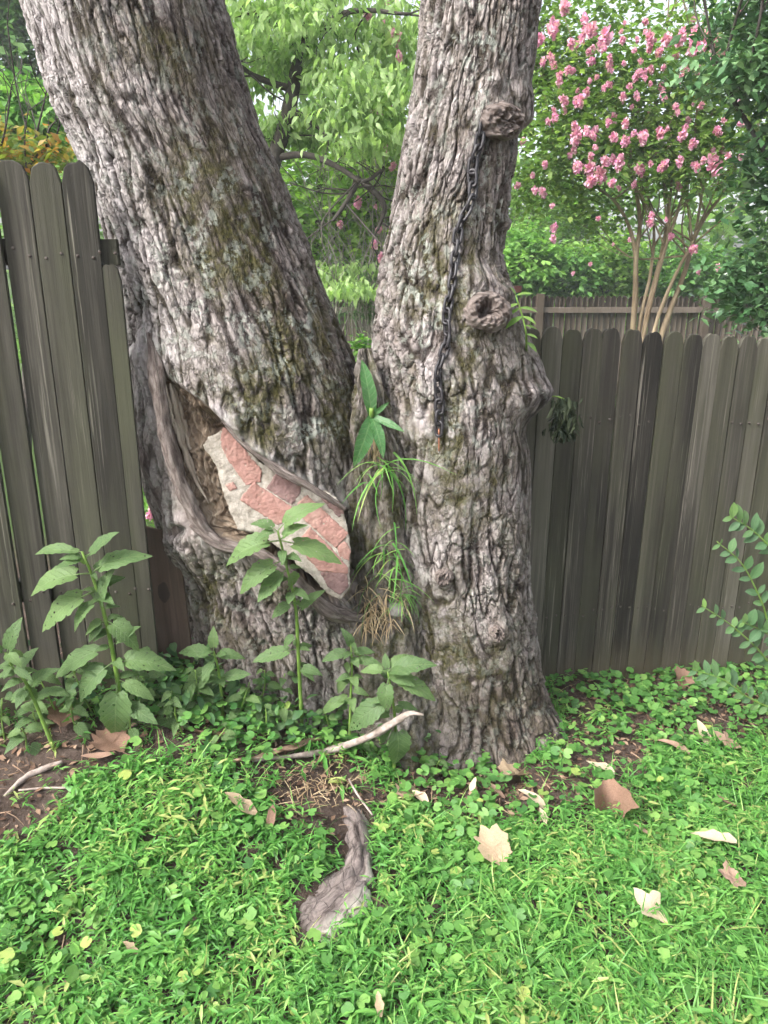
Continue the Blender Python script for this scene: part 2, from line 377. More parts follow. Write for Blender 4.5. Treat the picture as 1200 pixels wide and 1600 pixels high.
M['litter'] = leaf_mat('brown_litter', [(0, (.07,.04,.028)), (.5, (.18,.11,.075)), (1, (.36,.25,.18))], .1, .85, .15)
def dry_leaf(name, a, b):
    m, t, out = nt(name); v = coords(t, (1,1,1), 'Object', True)
    c = ramp(t, noise_n(t, v, 30, 6, .65), [(.3, a), (.7, b)])
    tr = attr(t, 'tint'); c = mix(t, math_(t, 'MULTIPLY', tr, .5), c, tuple(x*.6 for x in a))
    p = bsdf(t, out, c, .7, bump(t, noise_n(t, v, 90, 5, .7), .6, .003), .25)
    tl = t.nodes.new('ShaderNodeBsdfTranslucent'); t.links.new(c, tl.inputs[0]); ms = t.nodes.new('ShaderNodeMixShader'); ms.inputs[0].default_value = .2
    t.links.new(p.outputs[0], ms.inputs[1]); t.links.new(tl.outputs[0], ms.inputs[2]); t.links.new(ms.outputs[0], out.inputs[0]); return m
M['tan'] = dry_leaf('dry_leaf_tan', (.40,.29,.18), (.54,.41,.28))
M['cream'] = dry_leaf('dry_leaf_cream', (.55,.43,.29), (.68,.57,.42))
M['russet'] = dry_leaf('dry_leaf_russet', (.19,.11,.075), (.32,.20,.14))
M['pink'] = dry_leaf('dry_leaf_pinkish', (.36,.22,.15), (.52,.36,.28))
# background foliage
M['f_dog'] = leaf_mat('drooping_tree_leaf', [(0, (0.138,0.235,0.086)), (.5, (0.261,0.390,0.156)), (1, (0.427,0.564,0.265))], .55, .5, .3)
M['f_mid'] = leaf_mat('sunlit_tree_leaf', [(0, (0.083,0.172,0.039)), (.5, (0.184,0.329,0.070)), (1, (0.350,0.523,0.125))], .55, .5, .3)
M['f_dark'] = leaf_mat('dark_tree_leaf', [(0, (0.048,0.114,0.040)), (.5, (0.099,0.208,0.073)), (1, (0.189,0.333,0.109))], .35, .5, .3)
M['f_ever'] = leaf_mat('evergreen_leaf', [(0, (0.037,0.095,0.039)), (.5, (0.070,0.164,0.062)), (1, (0.184,0.310,0.139))], .2, .28, .55)
M['f_myrtle'] = leaf_mat('myrtle_leaf', [(0, (0.084,0.162,0.047)), (.5, (0.185,0.308,0.075)), (1, (0.353,0.470,0.135))], .5, .5, .3)
M['f_shrub'] = leaf_mat('shrub_leaf', [(0, (0.064,0.158,0.043)), (.5, (0.129,0.290,0.072)), (1, (0.272,0.475,0.115))], .45, .5, .3)
M['f_orange'] = leaf_mat('orange_maple_leaf', [(0, (.10,.20,.035)), (.55, (.22,.24,.05)), (.8, (.42,.25,.06)), (1, (.52,.22,.07))], .5, .5, .3)
M['blossom'] = leaf_mat('pink_blossom', [(0, (.64,.22,.44)), (.5, (.78,.38,.60)), (1, (.90,.66,.80))], .4, .7, .2)
M['limb'] = simple_mat('dark_limb_bark', (.03,.026,.022), (.075,.065,.055), 30, .9)
M['myrtle_bark'] = simple_mat('smooth_tan_bark', (.15,.105,.065), (.40,.32,.21), 9, .7, (1,1,.25), .3, .004)

# ------------------------------------------------------------------ ground
def axis(lo, a, b, hi, fine, n):
    k = np.linspace(0, 1, n)[1:]**3
    return np.concatenate([(a-(a-lo)*k)[::-1], np.arange(a, b, fine), b+(hi-b)*np.concatenate([[0], k])])
gx = axis(-250, -2.2, 2.8, 250, .03, 26); gy = axis(-120, .7, 4.2, 400, .03, 26)
XX, YY = np.meshgrid(gx, gy); ZZ = gz(XX, YY)
nearm = 1-sm(3.6, 5, np.abs(YY-1.5)+.5*np.abs(XX))
ZZ = ZZ+nearm*(.008*noise(XX*17, YY*17, 8)+.004*noise(XX*40, YY*40, 9))
ny, nx = XX.shape; i, j = np.meshgrid(np.arange(ny-1), np.arange(nx-1), indexing='ij')
q = np.stack([i*nx+j, i*nx+j+1, (i+1)*nx+j+1, (i+1)*nx+j], -1).reshape(-1, 4)
ground = link('ground', mesh_np('ground', np.stack([XX, YY, ZZ], -1).reshape(-1, 3), [q]), M['dirt'])
tag(ground, 'bare brown soil under the grass and weeds', kind='structure')

# ------------------------------------------------------------------ the twin maple
def seg_sd(px, py, poly):
    """signed distance in pixels to a polygon, positive inside"""
    d = np.full(px.shape, 1e9); ins = np.zeros(px.shape, bool); n = len(poly)
    for k in range(n):
        x0, y0 = poly[k]; x1, y1 = poly[(k+1) % n]
        ex, ey = x1-x0, y1-y0; t = np.clip(((px-x0)*ex+(py-y0)*ey)/(ex*ex+ey*ey), 0, 1)
        d = np.minimum(d, np.hypot(px-x0-t*ex, py-y0-t*ey))
        c = ((y0 > py) != (y1 > py)) & (px < (x1-x0)*(py-y0)/((y1-y0) if y1 != y0 else 1e-9)+x0)
        ins ^= c
    return np.where(ins, d, -d)
def line_d(px, py, pts):
    d = np.full(px.shape, 1e9); a = np.zeros(px.shape); L = len(pts)-1
    for k in range(L):
        x0, y0 = pts[k]; x1, y1 = pts[k+1]; ex, ey = x1-x0, y1-y0
        t = np.clip(((px-x0)*ex+(py-y0)*ey)/(ex*ex+ey*ey), 0, 1); dd = np.hypot(px-x0-t*ex, py-y0-t*ey)
        a = np.where(dd < d, (k+t)/L, a); d = np.minimum(d, dd)
    return d, a
def blob(px, py, cx, cy, rx, ry=None):
    ry = ry or rx; return np.exp(-((px-cx)/rx)**2-((py-cy)/ry)**2)

CAVITY = [(228,528),(262,588),(332,640),(382,692),(450,738),(520,778),(558,812),(566,880),(556,938),(520,948),(460,908),(400,868),(345,846),(305,820),(282,775),(262,712),(244,640),(234,585)]
HITS = []
def trunk(name, rows, zlo, zhi, rowstep, ncol, nback, ky, seed, cw, ch, special, parent, label):
    ctrl = []
    for (y, xl, xr, Yc) in rows:
        p = P((xl+xr)/2, y, Yc); dep = p[1]*CP-(p[2]-CAM_H)*SP
        ctrl.append((p[2], p[0], p[1], (xr-xl)/2/FPX*dep*.985))
    ctrl = np.array(sorted(ctrl))
    zf = np.arange(zlo-.6, zhi+.6, .01)
    def ext(z, k):
        v = np.interp(z, ctrl[:, 0], ctrl[:, k])
        m0 = (ctrl[1, k]-ctrl[0, k])/(ctrl[1, 0]-ctrl[0, 0]); m1 = (ctrl[-1, k]-ctrl[-2, k])/(ctrl[-1, 0]-ctrl[-2, 0])
        v = np.where(z < ctrl[0, 0], ctrl[0, k]+m0*(z-ctrl[0, 0])*(k != 3), v)
        return np.where(z > ctrl[-1, 0], ctrl[-1, k]+m1*(z-ctrl[-1, 0])*(k != 3)-(k == 3)*.05*(z-ctrl[-1, 0]), v)
    ker = np.exp(-np.linspace(-2, 2, 17)**2); ker /= ker.sum()
    cur = [np.convolve(np.pad(ext(zf, k), 8, mode='edge'), ker, 'valid') for k in (1, 2, 3)]
    ztop_in = min(2.75, zhi-.1)
    zz = np.concatenate([np.arange(zlo, ztop_in, rowstep), np.linspace(ztop_in, zhi, 60)])
    th = np.concatenate([np.linspace(-1.85, 1.85, ncol), np.linspace(1.85, 2*np.pi-1.85, nback+2)[1:-1]])
    TH, Z = np.meshgrid(th, zz)
    CX, CY, RR = [np.interp(Z, zf, c) for c in cur]
    sl = np.gradient(cur[0], zf); plen = np.cumsum(np.sqrt(1+sl**2))*.01; L = np.interp(Z, zf, plen)
    Rm = float(np.mean(cur[2])); S = np.where(TH > np.pi, TH-2*np.pi, TH)*Rm
    # ---- lumpy section
    RR = RR*(1+.035*noise(TH*1.6+seed, L*1.6, seed)+.02*noise(TH*3.5, L*4, seed+1))
    V0 = np.stack([CX+RR*np.sin(TH), CY-RR*ky*np.cos(TH), Z], -1)
    px, py, dep = proj(V0); front = np.cos(TH) > -.25
    A = {k: np.zeros(TH.shape) for k in ('moss', 'lichen', 'cav', 'pale', 'damp_shade', 'cu')}
    shape, calm = special(TH, L, S, px, py, front, A, Z)      # smooth relief in metres, and 0..1 where the bark is smooth
    # ---- bark relief
    sw = S+.006*noise(S/.08, L/.22, seed+20)+.0030*noise(S/.014, L/.028, seed+21)
    lw = L+.015*noise(S/.05, L/.08, seed+22)+.005*noise(S/.012, L/.02, seed+23)
    n1 = np.abs(noise(sw/(cw*1.25), lw/(ch*2.2), seed+2))
    wv = .35+.95*sm(-.45, .45, noise(S/.09, L/.16, seed+14))                   # furrows open and close along the stem
    fur = np.clip(1-n1/(.26*wv), 0, 1)
    f1, f2, cr, ox, oy = voro(sw/(cw*.85), lw/ch, seed+3); e1 = f2-f1
    dm = .25+.75*sm(-.25, .45, noise(S/.05, L/.10, seed+16)); g1 = (1-sm(.03, .24, e1))*dm     # cracks that break the ridges into plates
    a1, a2, cr2, ox2, oy2 = voro(sw/(cw*.42)+3.1, lw/(ch*.30), seed+6); e2 = a2-a1; g2 = (1-sm(.0, .20, e2))*dm
    ter = fbm(sw/.024, lw/.07, seed+15, 3)*3.0; ter = (np.floor(ter)+sm(.8, 1.0, ter-np.floor(ter)))/3.0    # flaking layers
    fine = fbm(sw/.005, lw/.010, seed+11, 3)
    amp = .35+.95*sm(-.5, .5, noise(S*3.0, L*1.8, seed+13)+.5*noise(S*9, L*6, seed+18))
    h = amp*(-.010*fur-.0090*g1-.0035*g2+.0080*(cr-.5)+.0030*(cr2-.5)+.0050*ter+.0035*oy*cr)+.0017*fine
    h = h*(1-.75*calm)
    disp = shape+h
    V = V0.copy(); V[..., 0] += disp*np.sin(TH); V[..., 1] -= disp*ky*np.cos(TH)
    A['groove'] = np.clip(np.maximum(np.maximum(g1*.8, sm(.1, .7, fur)), g2*.35), 0, 1)*(1-.7*calm)*(1-A['cav'])
    A['us'] = S; A['ul'] = L; A['calm'] = calm
    A['tone'] = np.clip(.15+.5*cr+.35*cr2+.25*noise(S*3, L*3, seed+30), 0, 1)
    nr, nc = TH.shape; i, j = np.meshgrid(np.arange(nr-1), np.arange(nc), indexing='ij'); j2 = (j+1) % nc
    q = np.stack([i*nc+j, i*nc+j2, (i+1)*nc+j2, (i+1)*nc+j], -1).reshape(-1, 4)
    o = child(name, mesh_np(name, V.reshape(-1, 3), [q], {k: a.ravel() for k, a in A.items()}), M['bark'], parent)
    o['label'] = label
    qx, qy, qd = proj(V); m = (np.cos(TH) > 0) & (qy > -60) & (qy < 1400)
    HITS.append((qx[m], qy[m], V[m]))
    return o
def hit(px, py, which, off=0.0, rad=6):
    """the point of a trunk's surface behind a pixel, moved OFF metres towards the camera"""
    x, y, V = HITS[which]; d = np.hypot(x-px, y-py); k = np.where(d < rad)[0]
    if len(k) == 0: k = np.array([np.argmin(d)])
    v = V[k[np.argmin(V[k][:, 1])]].copy()
    n = np.array([0, 0, CAM_H])-v; n /= np.linalg.norm(n); return v+n*off

def special_left(TH, L, S, px, py, front, A, Z):
    sd = np.where(front, seg_sd(px, py, CAVITY), -99.)
    dc0, _ = line_d(px, py, [(226,530),(246,600),(262,690),(285,770),(315,838),(370,862)])
    shape = -(.05+.22*sm(35, 115, dc0))*sm(0, 40, sd)-.02*sm(-4, 8, sd)
    A['cav'] = sm(-1, 10, sd)
    dc, _ = line_d(px, py, [(226,530),(246,600),(262,690),(285,770),(315,838),(370,862)]); A['cu'] = dc/100.
    lay = dc/13+1.6*noise(L/.09, dc/60, 71)+.8*noise(L/.03, dc/20, 72); lay = (np.floor(lay)+sm(.55, 1.0, lay-np.floor(lay)))-lay
    shape += A['cav']*(.030*lay+.012*noise(dc/5, L/.05, 73))*sm(0, 14, sd)
    # callus lips round the hollow
    d, a = line_d(px, py, [(226,530),(246,600),(262,690),(285,770),(315,838),(370,862),(430,890),(480,925),(530,962),(560,965)])
    lip = front*np.exp(-(d/15)**2); shape += .012*lip
    d2, a2 = line_d(px, py, [(335,636),(385,690),(450,738),(540,790)]); lip2 = front*np.exp(-(d2/9)**2); shape += .01*lip2
    d3, a3 = line_d(px, py, [(262,590),(240,640),(252,720),(275,770)])
    calm = np.clip(1.0*A['cav']+.55*lip+.5*lip2, 0, 1)
    # left flank: smoother paler bark, with the side light painted in too
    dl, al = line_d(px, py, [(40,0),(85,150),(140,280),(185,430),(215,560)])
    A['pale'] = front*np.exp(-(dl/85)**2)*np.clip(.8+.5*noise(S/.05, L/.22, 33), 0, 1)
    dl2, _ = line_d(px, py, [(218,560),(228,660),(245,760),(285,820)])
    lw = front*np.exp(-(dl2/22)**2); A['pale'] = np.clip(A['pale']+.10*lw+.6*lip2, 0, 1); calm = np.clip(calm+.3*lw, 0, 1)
    shape += front*.022*np.exp(-(dl2/20)**2)
    # old scar ring high on the trunk
    w = py-(158+.03*(px-90)-12*np.exp(-((px-150)/40)**2)+7*noise(px/17, py*0, 18)+5*noise(px/5, py*0, 16)+9*noise(px/60, py*0, 17)); ext_ = sm(60, 90, px)*(1-sm(225, 300, px))*np.clip(.35+.9*noise(px/23, py*0+4, 19), .0, 1)
    shape += front*ext_*((.006+.010*noise(px/14, py*0, 9))*np.exp(-((w-14)/13)**2)-np.clip(.010+.022*noise(px/26, py*0, 8), 0, 1)*np.exp(-((w+1)/5)**2)+.010*np.exp(-((w+18)/14)**2))
    calm = np.clip(calm+front*ext_*.15*np.exp(-((w-10)/12)**2), 0, 1)
    # burl with a folded eye at the hollow's lower corner
    shape += front*(.055*blob(px, py, 295, 850, 42)-.045*blob(px, py, 290, 826, 13, 9)+.02*blob(px, py, 330, 890, 30))
    # root flare at the ground
    fl = np.exp(-np.maximum(Z-gz(CXm, CYm), 0)/.16)
    shape += .09*fl*(.5+.7*noise(TH*1.7+2, Z*0, 5))
    A['damp_shade'] = front*np.clip(1.0*np.exp(-(line_d(px, py, [(290,60),(350,250),(420,430),(500,560)])[0]/75)**2)*(.75+.5*noise(S/.07, L/.3, 46))+.7*blob(px, py, 360, 1000, 90, 60), 0, 1)  # band paints shade on the side turned from the sun; darker patch at foot
    A['moss'] = front*np.clip(1.1*np.exp(-(line_d(px, py, [(330,300),(400,480),(470,560),(540,600)])[0]/70)**2)+blob(px, py, 420, 640, 70)+.9*blob(px, py, 360, 930, 70, 60)+.6*blob(px, py, 250, 60, 60, 120)+.9*blob(px, py, 530, 600, 60, 60)+.30, 0, 1)*sm(-.4, .2, fbm(S/.12, L/.2, 44))
    A['lichen'] = front*np.clip(.35+.9*blob(px, py, 455, 510, 60)+.8*blob(px, py, 490, 670, 35)+.5*blob(px, py, 300, 400, 120, 200), 0, 1)*sm(-.1, .3, noise(S/.06, L/.07, 45))*(1-A['cav'])
    return shape, calm
def special_right(TH, L, S, px, py, front, A, Z):
    shape = np.zeros(TH.shape); calm = np.zeros(TH.shape)
    # grown-over ledge where the chain is nailed
    lx = px-775
    led = 188+.04*lx+6*np.sin(px/11)
    w = py-led; ex = sm(738, 770, px)*1.0
    shape += front*ex*(.026*np.exp(-((w)/17)**2)-.014*np.exp(-((w-30)/15)**2)+.018*np.exp(-((w+30)/22)**2))
    shape -= front*.03*blob(px, py, 762, 186, 9, 8)
    shape += front*.03*blob(px, py, 772, 128, 11, 14)
    calm = np.maximum(calm, front*ex*.2*np.exp(-(w/14)**2))
    # knot with a hole, on its branch collar
    r = np.hypot((px-752)/1.15, (py-486)/.9)
    shape += front*(.030*np.exp(-(r/50)**2)-.11*np.exp(-(np.hypot(px-746, py-483)/13)**4))
    shape -= front*.012*blob(px, py, 755, 526, 34, 10)
    shape += front*.03*np.exp(-(line_d(px, py, [(735,430),(775,455)])[0]/20)**2)
    calm = np.maximum(calm, front*np.exp(-(r/30)**2)*.3)
    # shoulder of a lost limb on the right flank
    d, a = line_d(px, py, [(796,510),(820,548),(838,585),(842,606)])
    shape += (.02+.070*a)*np.exp(-(d/(24+14*a))**2)*front
    shape -= front*.020*blob(px, py, 835, 672, 26, 26)
    # small knots lower down
    for (cx, cy, rr, hh) in ((690,905,13,.022),(782,990,16,.02),(846,965,10,.03),(700,560,14,.008),(648,668,30,.012),(795,350,9,.02)):
        shape += front*(hh*blob(px, py, cx, cy, rr)-hh*.7*blob(px, py, cx, cy+2, rr*.35))
        calm = np.maximum(calm, .5*front*blob(px, py, cx, cy, rr))
    calm = np.maximum(calm, front*.8*blob(px, py, 645, 668, 34, 22))
    fl = np.exp(-np.maximum(Z-gz(CXm, CYm), 0)/.15)
    shape += fl*(.075+.06*noise(TH*1.9+5, Z*0, 6)+.05*np.exp(-((TH-1.1)/.35)**2)+.05*np.exp(-((TH+.7)/.3)**2))
    A['moss'] = front*np.clip(.3+.9*np.exp(-(line_d(px, py, [(700,520),(695,700),(760,790)])[0]/45)**2)+.8*blob(px, py, 700, 420, 60, 110)+.8*blob(px, py, 660, 1000, 60, 60)+.6*blob(px, py, 740, 1060, 60), 0, 1)*sm(-.4, .2, fbm(S/.10, L/.18, 54))
    A['lichen'] = front*np.clip(.30+1.0*blob(px, py, 740, 70, 50, 120)+.8*blob(px, py, 660, 430, 45, 150)+.7*blob(px, py, 760, 300, 40, 60)+.6*blob(px, py, 735, 670, 40), 0, 1)*sm(-.1, .3, noise(S/.05, L/.06, 55))
    A['damp_shade'] = front*np.clip(.8*sm(930, 1130, py)+.55*np.exp(-((px-800)/45)**2)*(.6+.6*noise(S/.05, L/.2, 57))+.5*blob(px, py, 765, 250, 40, 60), 0, 1)  # damp brown base; right flank has painted shade; darker patch under the ledge
    A['pale'] = front*np.clip(.45*np.exp(-((px-650-.0*py)/70)**2)*sm(-.2, .4, noise(S/.05, L/.12, 56)), 0, 1)  # light on the left side painted in as paler bark
    return shape, calm

maple = thing('maple_tree', 'huge old maple with two rough grey trunks splitting low above a brick-filled hollow', 'tree', (0, 2.75, 0))
LEFT = [(-160,-12,300,2.62),(0,37,352,2.66),(100,68,380,2.68),(180,95,402,2.70),(250,130,432,2.72),(350,163,472,2.75),(450,190,512,2.78),(520,204,540,2.80),(580,212,564,2.82),(700,224,590,2.84),(770,240,600,2.86),(830,268,612,2.87),(900,282,625,2.88),(1000,312,650,2.88),(1080,330,668,2.88)]
RIGHT = [(-160,668,855,2.85),(0,656,847,2.82),(100,646,836,2.80),(200,632,818,2.79),(300,615,798,2.78),(400,597,786,2.77),(500,581,804,2.76),(560,578,822,2.76),(620,581,832,2.76),(700,588,830,2.75),(800,595,828,2.75),(900,604,830,2.75),(1000,628,838,2.75),(1100,640,842,2.75),(1180,645,846,2.75)]
CXm, CYm = -.3, 2.6
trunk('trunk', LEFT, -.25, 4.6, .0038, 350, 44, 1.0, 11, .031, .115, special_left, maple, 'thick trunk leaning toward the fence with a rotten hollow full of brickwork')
CXm, CYm = .36, 2.5
trunk('trunk', RIGHT, -.3, 4.6, .0037, 300, 40, 1.0, 31, .029, .088, special_right, maple, 'upright trunk with a chain, a round knot and pale lichen')

def special_base(TH, L, S, px, py, front, A, Z):
    shape = .03*noise(TH*2.2, L*5, 91)+.02*noise(TH*4, L*9, 92); calm = .25*np.ones(TH.shape)
    shape += .06*np.exp(-np.maximum(Z-.08, 0)/.12)*(.6+.8*noise(TH*2, Z*0, 93))
    A['moss'] = front*(.35+.65*sm(-.2, .3, fbm(S/.08, L/.1, 94))); A['damp_shade'] = front*np.clip(.45+.4*noise(S/.06, L/.12, 95), 0, 1); A['lichen'] = front*.15
    return shape, calm
BASEROWS = [(540,570,574,2.60),(570,566,582,2.60),(620,548,610,2.60),(700,538,644,2.635),(800,530,668,2.67),(900,520,692,2.70),(1000,498,712,2.74),(1100,474,728,2.77),(1180,464,738,2.79)]
trunk('trunk_base', BASEROWS, -.2, 1.50, .0055, 150, 24, 1.0, 61, .028, .10, special_base, maple, 'mossy seam of fused bark between the two trunks')
M['splint'] = None
def lip_mat():
    m, t, out = nt('callus_wood'); cx = t.nodes.new('ShaderNodeCombineXYZ'); t.links.new(math_(t, 'MULTIPLY', attr(t, 'us'), 3.0), cx.inputs[0]); t.links.new(math_(t, 'MULTIPLY', attr(t, 'ul'), 9.0), cx.inputs[1])
    f = noise_n(t, cx.outputs[0], 2.2, 6, .7, .5); c = ramp(t, f, [(.3, (.035,.026,.022)), (.44, (.105,.083,.073)), (.6, (.20,.17,.153)), (.78, (.33,.295,.275))])
    bsdf(t, out, c, .9, bump(t, f, .8, .008), .15); return m
M['callus'] = lip_mat()
M['splint'] = simple_mat('splintered_wood', (.15,.115,.085), (.46,.40,.33), 26, .9, (1,1,.12), .8, .006)
def lip_roll(label, pts, rads, seed, ky=.7):
    sp = spline(pts, 90); rd = np.interp(np.linspace(0, 1, 90), np.linspace(0, 1, len(rads)), rads); n = 20
    V, f = tube(sp, rd, n, True); arc = np.concatenate([[0], np.cumsum(np.linalg.norm(np.diff(sp, axis=0), axis=1))])
    ul = np.concatenate([np.repeat(arc, n), [0, arc[-1]]]); us = np.concatenate([np.tile(np.arange(n)/n*2.0, 90), [0, 0]])
    cen = np.vstack([np.repeat(sp, n, 0), sp[:1], sp[-1:]]); d = V-cen
    k = 1+.30*noise(us*3.1, ul*14, seed)+.26*noise(us*8, ul*4, seed+1)+.16*noise(us*16, ul*26, seed+2)+.25*noise(us*.5, ul*6, seed+3)
    V = cen+d*k[:, None]
    o = child('callus_lip', mesh_np('callus_lip', V, f, {'us': us, 'ul': ul}), M['callus'], maple); o['label'] = label
rr = random.Random(31)
LP = np.array([(250,588),(262,650),(276,705),(300,765),(340,835)], float); PF = spline(LP, 60)
for k in range(17):
    off = 8+k*4.6; a0 = rr.uniform(0, .35)+.012*k; a1 = min(.98, a0+rr.uniform(.35, .6)); u = np.linspace(a0, a1, 16); rw = rr.uniform(.0055, .0115)
    pts = np.array([P(np.interp(v, np.linspace(0, 1, 60), PF[:, 0])+off*(.55+.6*v)+rr.gauss(0, .8), np.interp(v, np.linspace(0, 1, 60), PF[:, 1])-off*.10+rr.gauss(0, 1.0), 2.462+.0085*k+.02*math.sin(v*3)) for v in u])
    V, f = tube(spline(pts, 16), rw*np.sin(np.linspace(.25, 3.0, 16)), 6, True, .18, k)
    child('splinter', MB().add(V, f, .3).mesh('splinter'), M['splint'], maple)
lip_roll('grey dead-wood rib down the left side of the hollow', [P(234,520,2.50), P(247,590,2.47), P(258,670,2.46), P(280,750,2.45), P(312,815,2.44), P(345,850,2.44)], [.012,.026,.026,.024,.024,.016], 1)
lip_roll('smooth woody lip curling under the brickwork', [P(300,818,2.44), P(345,850,2.43), P(398,864,2.42), P(440,888,2.41), P(482,926,2.42), P(522,956,2.44), P(566,966,2.50)], [.018,.022,.021,.022,.024,.026,.018], 2)
lip_roll('thin splintered wood edge above the brickwork', [P(332,632,2.47), P(372,682,2.43), P(430,730,2.41), P(490,764,2.41), P(540,796,2.44)], [.007,.013,.012,.011,.008], 3)
lip_roll('bark-covered strip beside the fence end', [P(218,540,2.60), P(228,640,2.58), P(240,720,2.56), P(262,790,2.53), P(290,850,2.52)], [.02,.036,.034,.032,.03], 4)
def knot(label, px_, py_, rad, hgt, hole, tilt, seed, sx=1.0):
    c = P(px_, py_, min(hit(px_+dx_, py_, 1, 0.0, 8)[1] for dx_ in (-26, 26))-.004) if hole > .03 else hit(px_, py_, 1, 0.0, 8); n = np.array(tilt, float); n /= np.linalg.norm(n); x = np.cross([0, 0, 1.], n); x /= np.linalg.norm(x); y = np.cross(n, x)
    na, nr_ = 72, 34; A_, R_ = np.meshgrid(np.linspace(0, 2*np.pi, na, endpoint=False), np.linspace(0, 1, nr_)); wob = 1+.10*noise(np.cos(A_)*1.3+seed, np.sin(A_)*1.3, seed)
    q = R_*wob; z = hgt*(1-sm(.55, 1.0, R_))+.35*hgt*np.exp(-((R_-.5)/.13)**2)-(hole+hgt)*np.exp(-(np.hypot(R_*np.cos(A_)+.12, R_*np.sin(A_)-.08)*(1+.25*np.sin(3*A_))/.27)**2)-.02*sm(.8, 1, R_)
    hh = max(hgt, .02); z += .18*hh*noise(q*7+1.6*noise(np.cos(A_)*2, np.sin(A_)*2, seed+3), np.cos(A_)*1.5, seed+1)+.5*hh*noise(np.cos(A_)*q*5+4, np.sin(A_)*q*5, seed+7)+.42*hh*noise(np.cos(A_)*3+q*2, np.sin(A_)*3, seed+2)+.16*hh*noise(q*26, np.cos(A_)*5, seed+4)
    V = c+(np.cos(A_)*q*rad*sx)[..., None]*x+(np.sin(A_)*q*rad)[..., None]*y+z[..., None]*n
    i, j = np.meshgrid(np.arange(nr_-1), np.arange(na), indexing='ij'); j2 = (j+1) % na; f = np.stack([i*na+j, i*na+j2, (i+1)*na+j2, (i+1)*na+j], -1).reshape(-1, 4)
    o = child('knot', mesh_np('knot', V.reshape(-1, 3), [f], {'us': (q*1.1+.35*np.cos(A_)+.2*np.sin(2*A_)).ravel(), 'ul': (np.abs(A_-np.pi)*.06).ravel()}), M['callus'], maple); o['label'] = label
knot('round gnarled knot with a dark hole beside the chain', 766, 486, .064, .008, .075, (.22, -1, .22), 5, 1.25)
knot('dark gnarled burl over the top of the chain', 797, 192, .056, .006, .0, (.55, -1, -.15), 21, 1.5)
knot('small pinkish scar knot low on the upright trunk', 690, 905, .036, .016, .008, (-.15, -1, .1), 9)
knot('pale healed knot near the base of the upright trunk', 782, 990, .036, .014, .004, (.25, -1, .1), 12, .8)
# ------------------------------------------------------------------ masonry in the hollow
def cr3(pts): return [(180+x/2.4, 500+y/2.4) for x, y in pts]
PN = np.array([.10, -.93, .36]); PN /= np.linalg.norm(PN)
P0 = P(440, 800, 2.44)
def on_plane(px, py, off=0.0):
    d = ray(px, py); o = np.array([0, 0, CAM_H]); t = np.dot(P0+PN*off-o, PN)/np.dot(d, PN); return o+d*t
def slab(name, poly, off, depth, mat, parent, voxel, rough, seed, shrink=.96):
    """a rough extruded block whose front outline is POLY on the masonry's face"""
    bm = bmesh.new()
    f = [on_plane(x, y, off) for x, y in poly]; c = np.mean(f, axis=0)
    fv = [bm.verts.new(p) for p in f]; bv = [bm.verts.new(c+(p-c)*shrink-PN*depth) for p in f]
    bm.faces.new(fv); bm.faces.new(bv[::-1]); n = len(f)
    for k in range(n): bm.faces.new((fv[k], bv[k], bv[(k+1) % n], fv[(k+1) % n]))
    bmesh.ops.recalc_face_normals(bm, faces=bm.faces)
    me = bpy.data.meshes.new(name); bm.to_mesh(me); bm.free()
    o = bpy.data.objects.new(name, me); COL.objects.link(o)
    md = o.modifiers.new('r', 'REMESH'); md.mode = 'VOXEL'; md.voxel_size = voxel
    s = o.modifiers.new('s', 'SMOOTH'); s.iterations = 2; s.factor = .4
    dg = bpy.context.evaluated_depsgraph_get(); m2 = bpy.data.meshes.new_from_object(o.evaluated_get(dg))
    bpy.data.objects.remove(o); bpy.data.meshes.remove(me)
    n = len(m2.vertices); co = np.zeros(n*3, np.float32); m2.vertices.foreach_get('co', co); co = co.reshape(-1, 3)
    nr = np.zeros(n*3, np.float32); m2.vertices.foreach_get('normal', nr); nr = nr.reshape(-1, 3)
    dd = rough*(fbm(co[:, 0]/.03+seed, co[:, 2]/.03+co[:, 1]*20, seed, 4)*1.0)+rough*.5*noise(co[:, 0]/.008, co[:, 2]/.008+co[:, 1]*50, seed+3)
    co = co+nr*dd[:, None]; m2.vertices.foreach_set('co', co.ravel()); m2.polygons.foreach_set('use_smooth', np.ones(len(m2.polygons), bool)); m2.update()
    m2.name = name; m2.materials.clear(); m2.materials.append(mat)
    return child(name, m2, mat, parent)
mas = thing('brick_masonry', 'slanted chunk of old red brickwork and pale mortar wedged in the trunk hollow', 'masonry', tuple(P0))
OUT = cr3([(328,470),(345,440),(410,405),(432,415),(480,465),(545,535),(615,560),(720,625),(765,618),(838,672),(868,750),(876,800),(886,860),(882,930),(884,1005),(850,1050),(800,1032),(740,965),(690,925),(648,885),(600,845),(540,800),(460,788),(430,720),(395,620),(375,545)])
slab('mortar', OUT, 0, .13, M['mortar'], mas, .0055, .0045, 1, .9)
def grow(pl, k):
    cx_ = sum(p[0] for p in pl)/len(pl); cy_ = sum(p[1] for p in pl)/len(pl); return [(cx_+(x-cx_)*k, cy_+(y-cy_)*k) for x, y in pl]
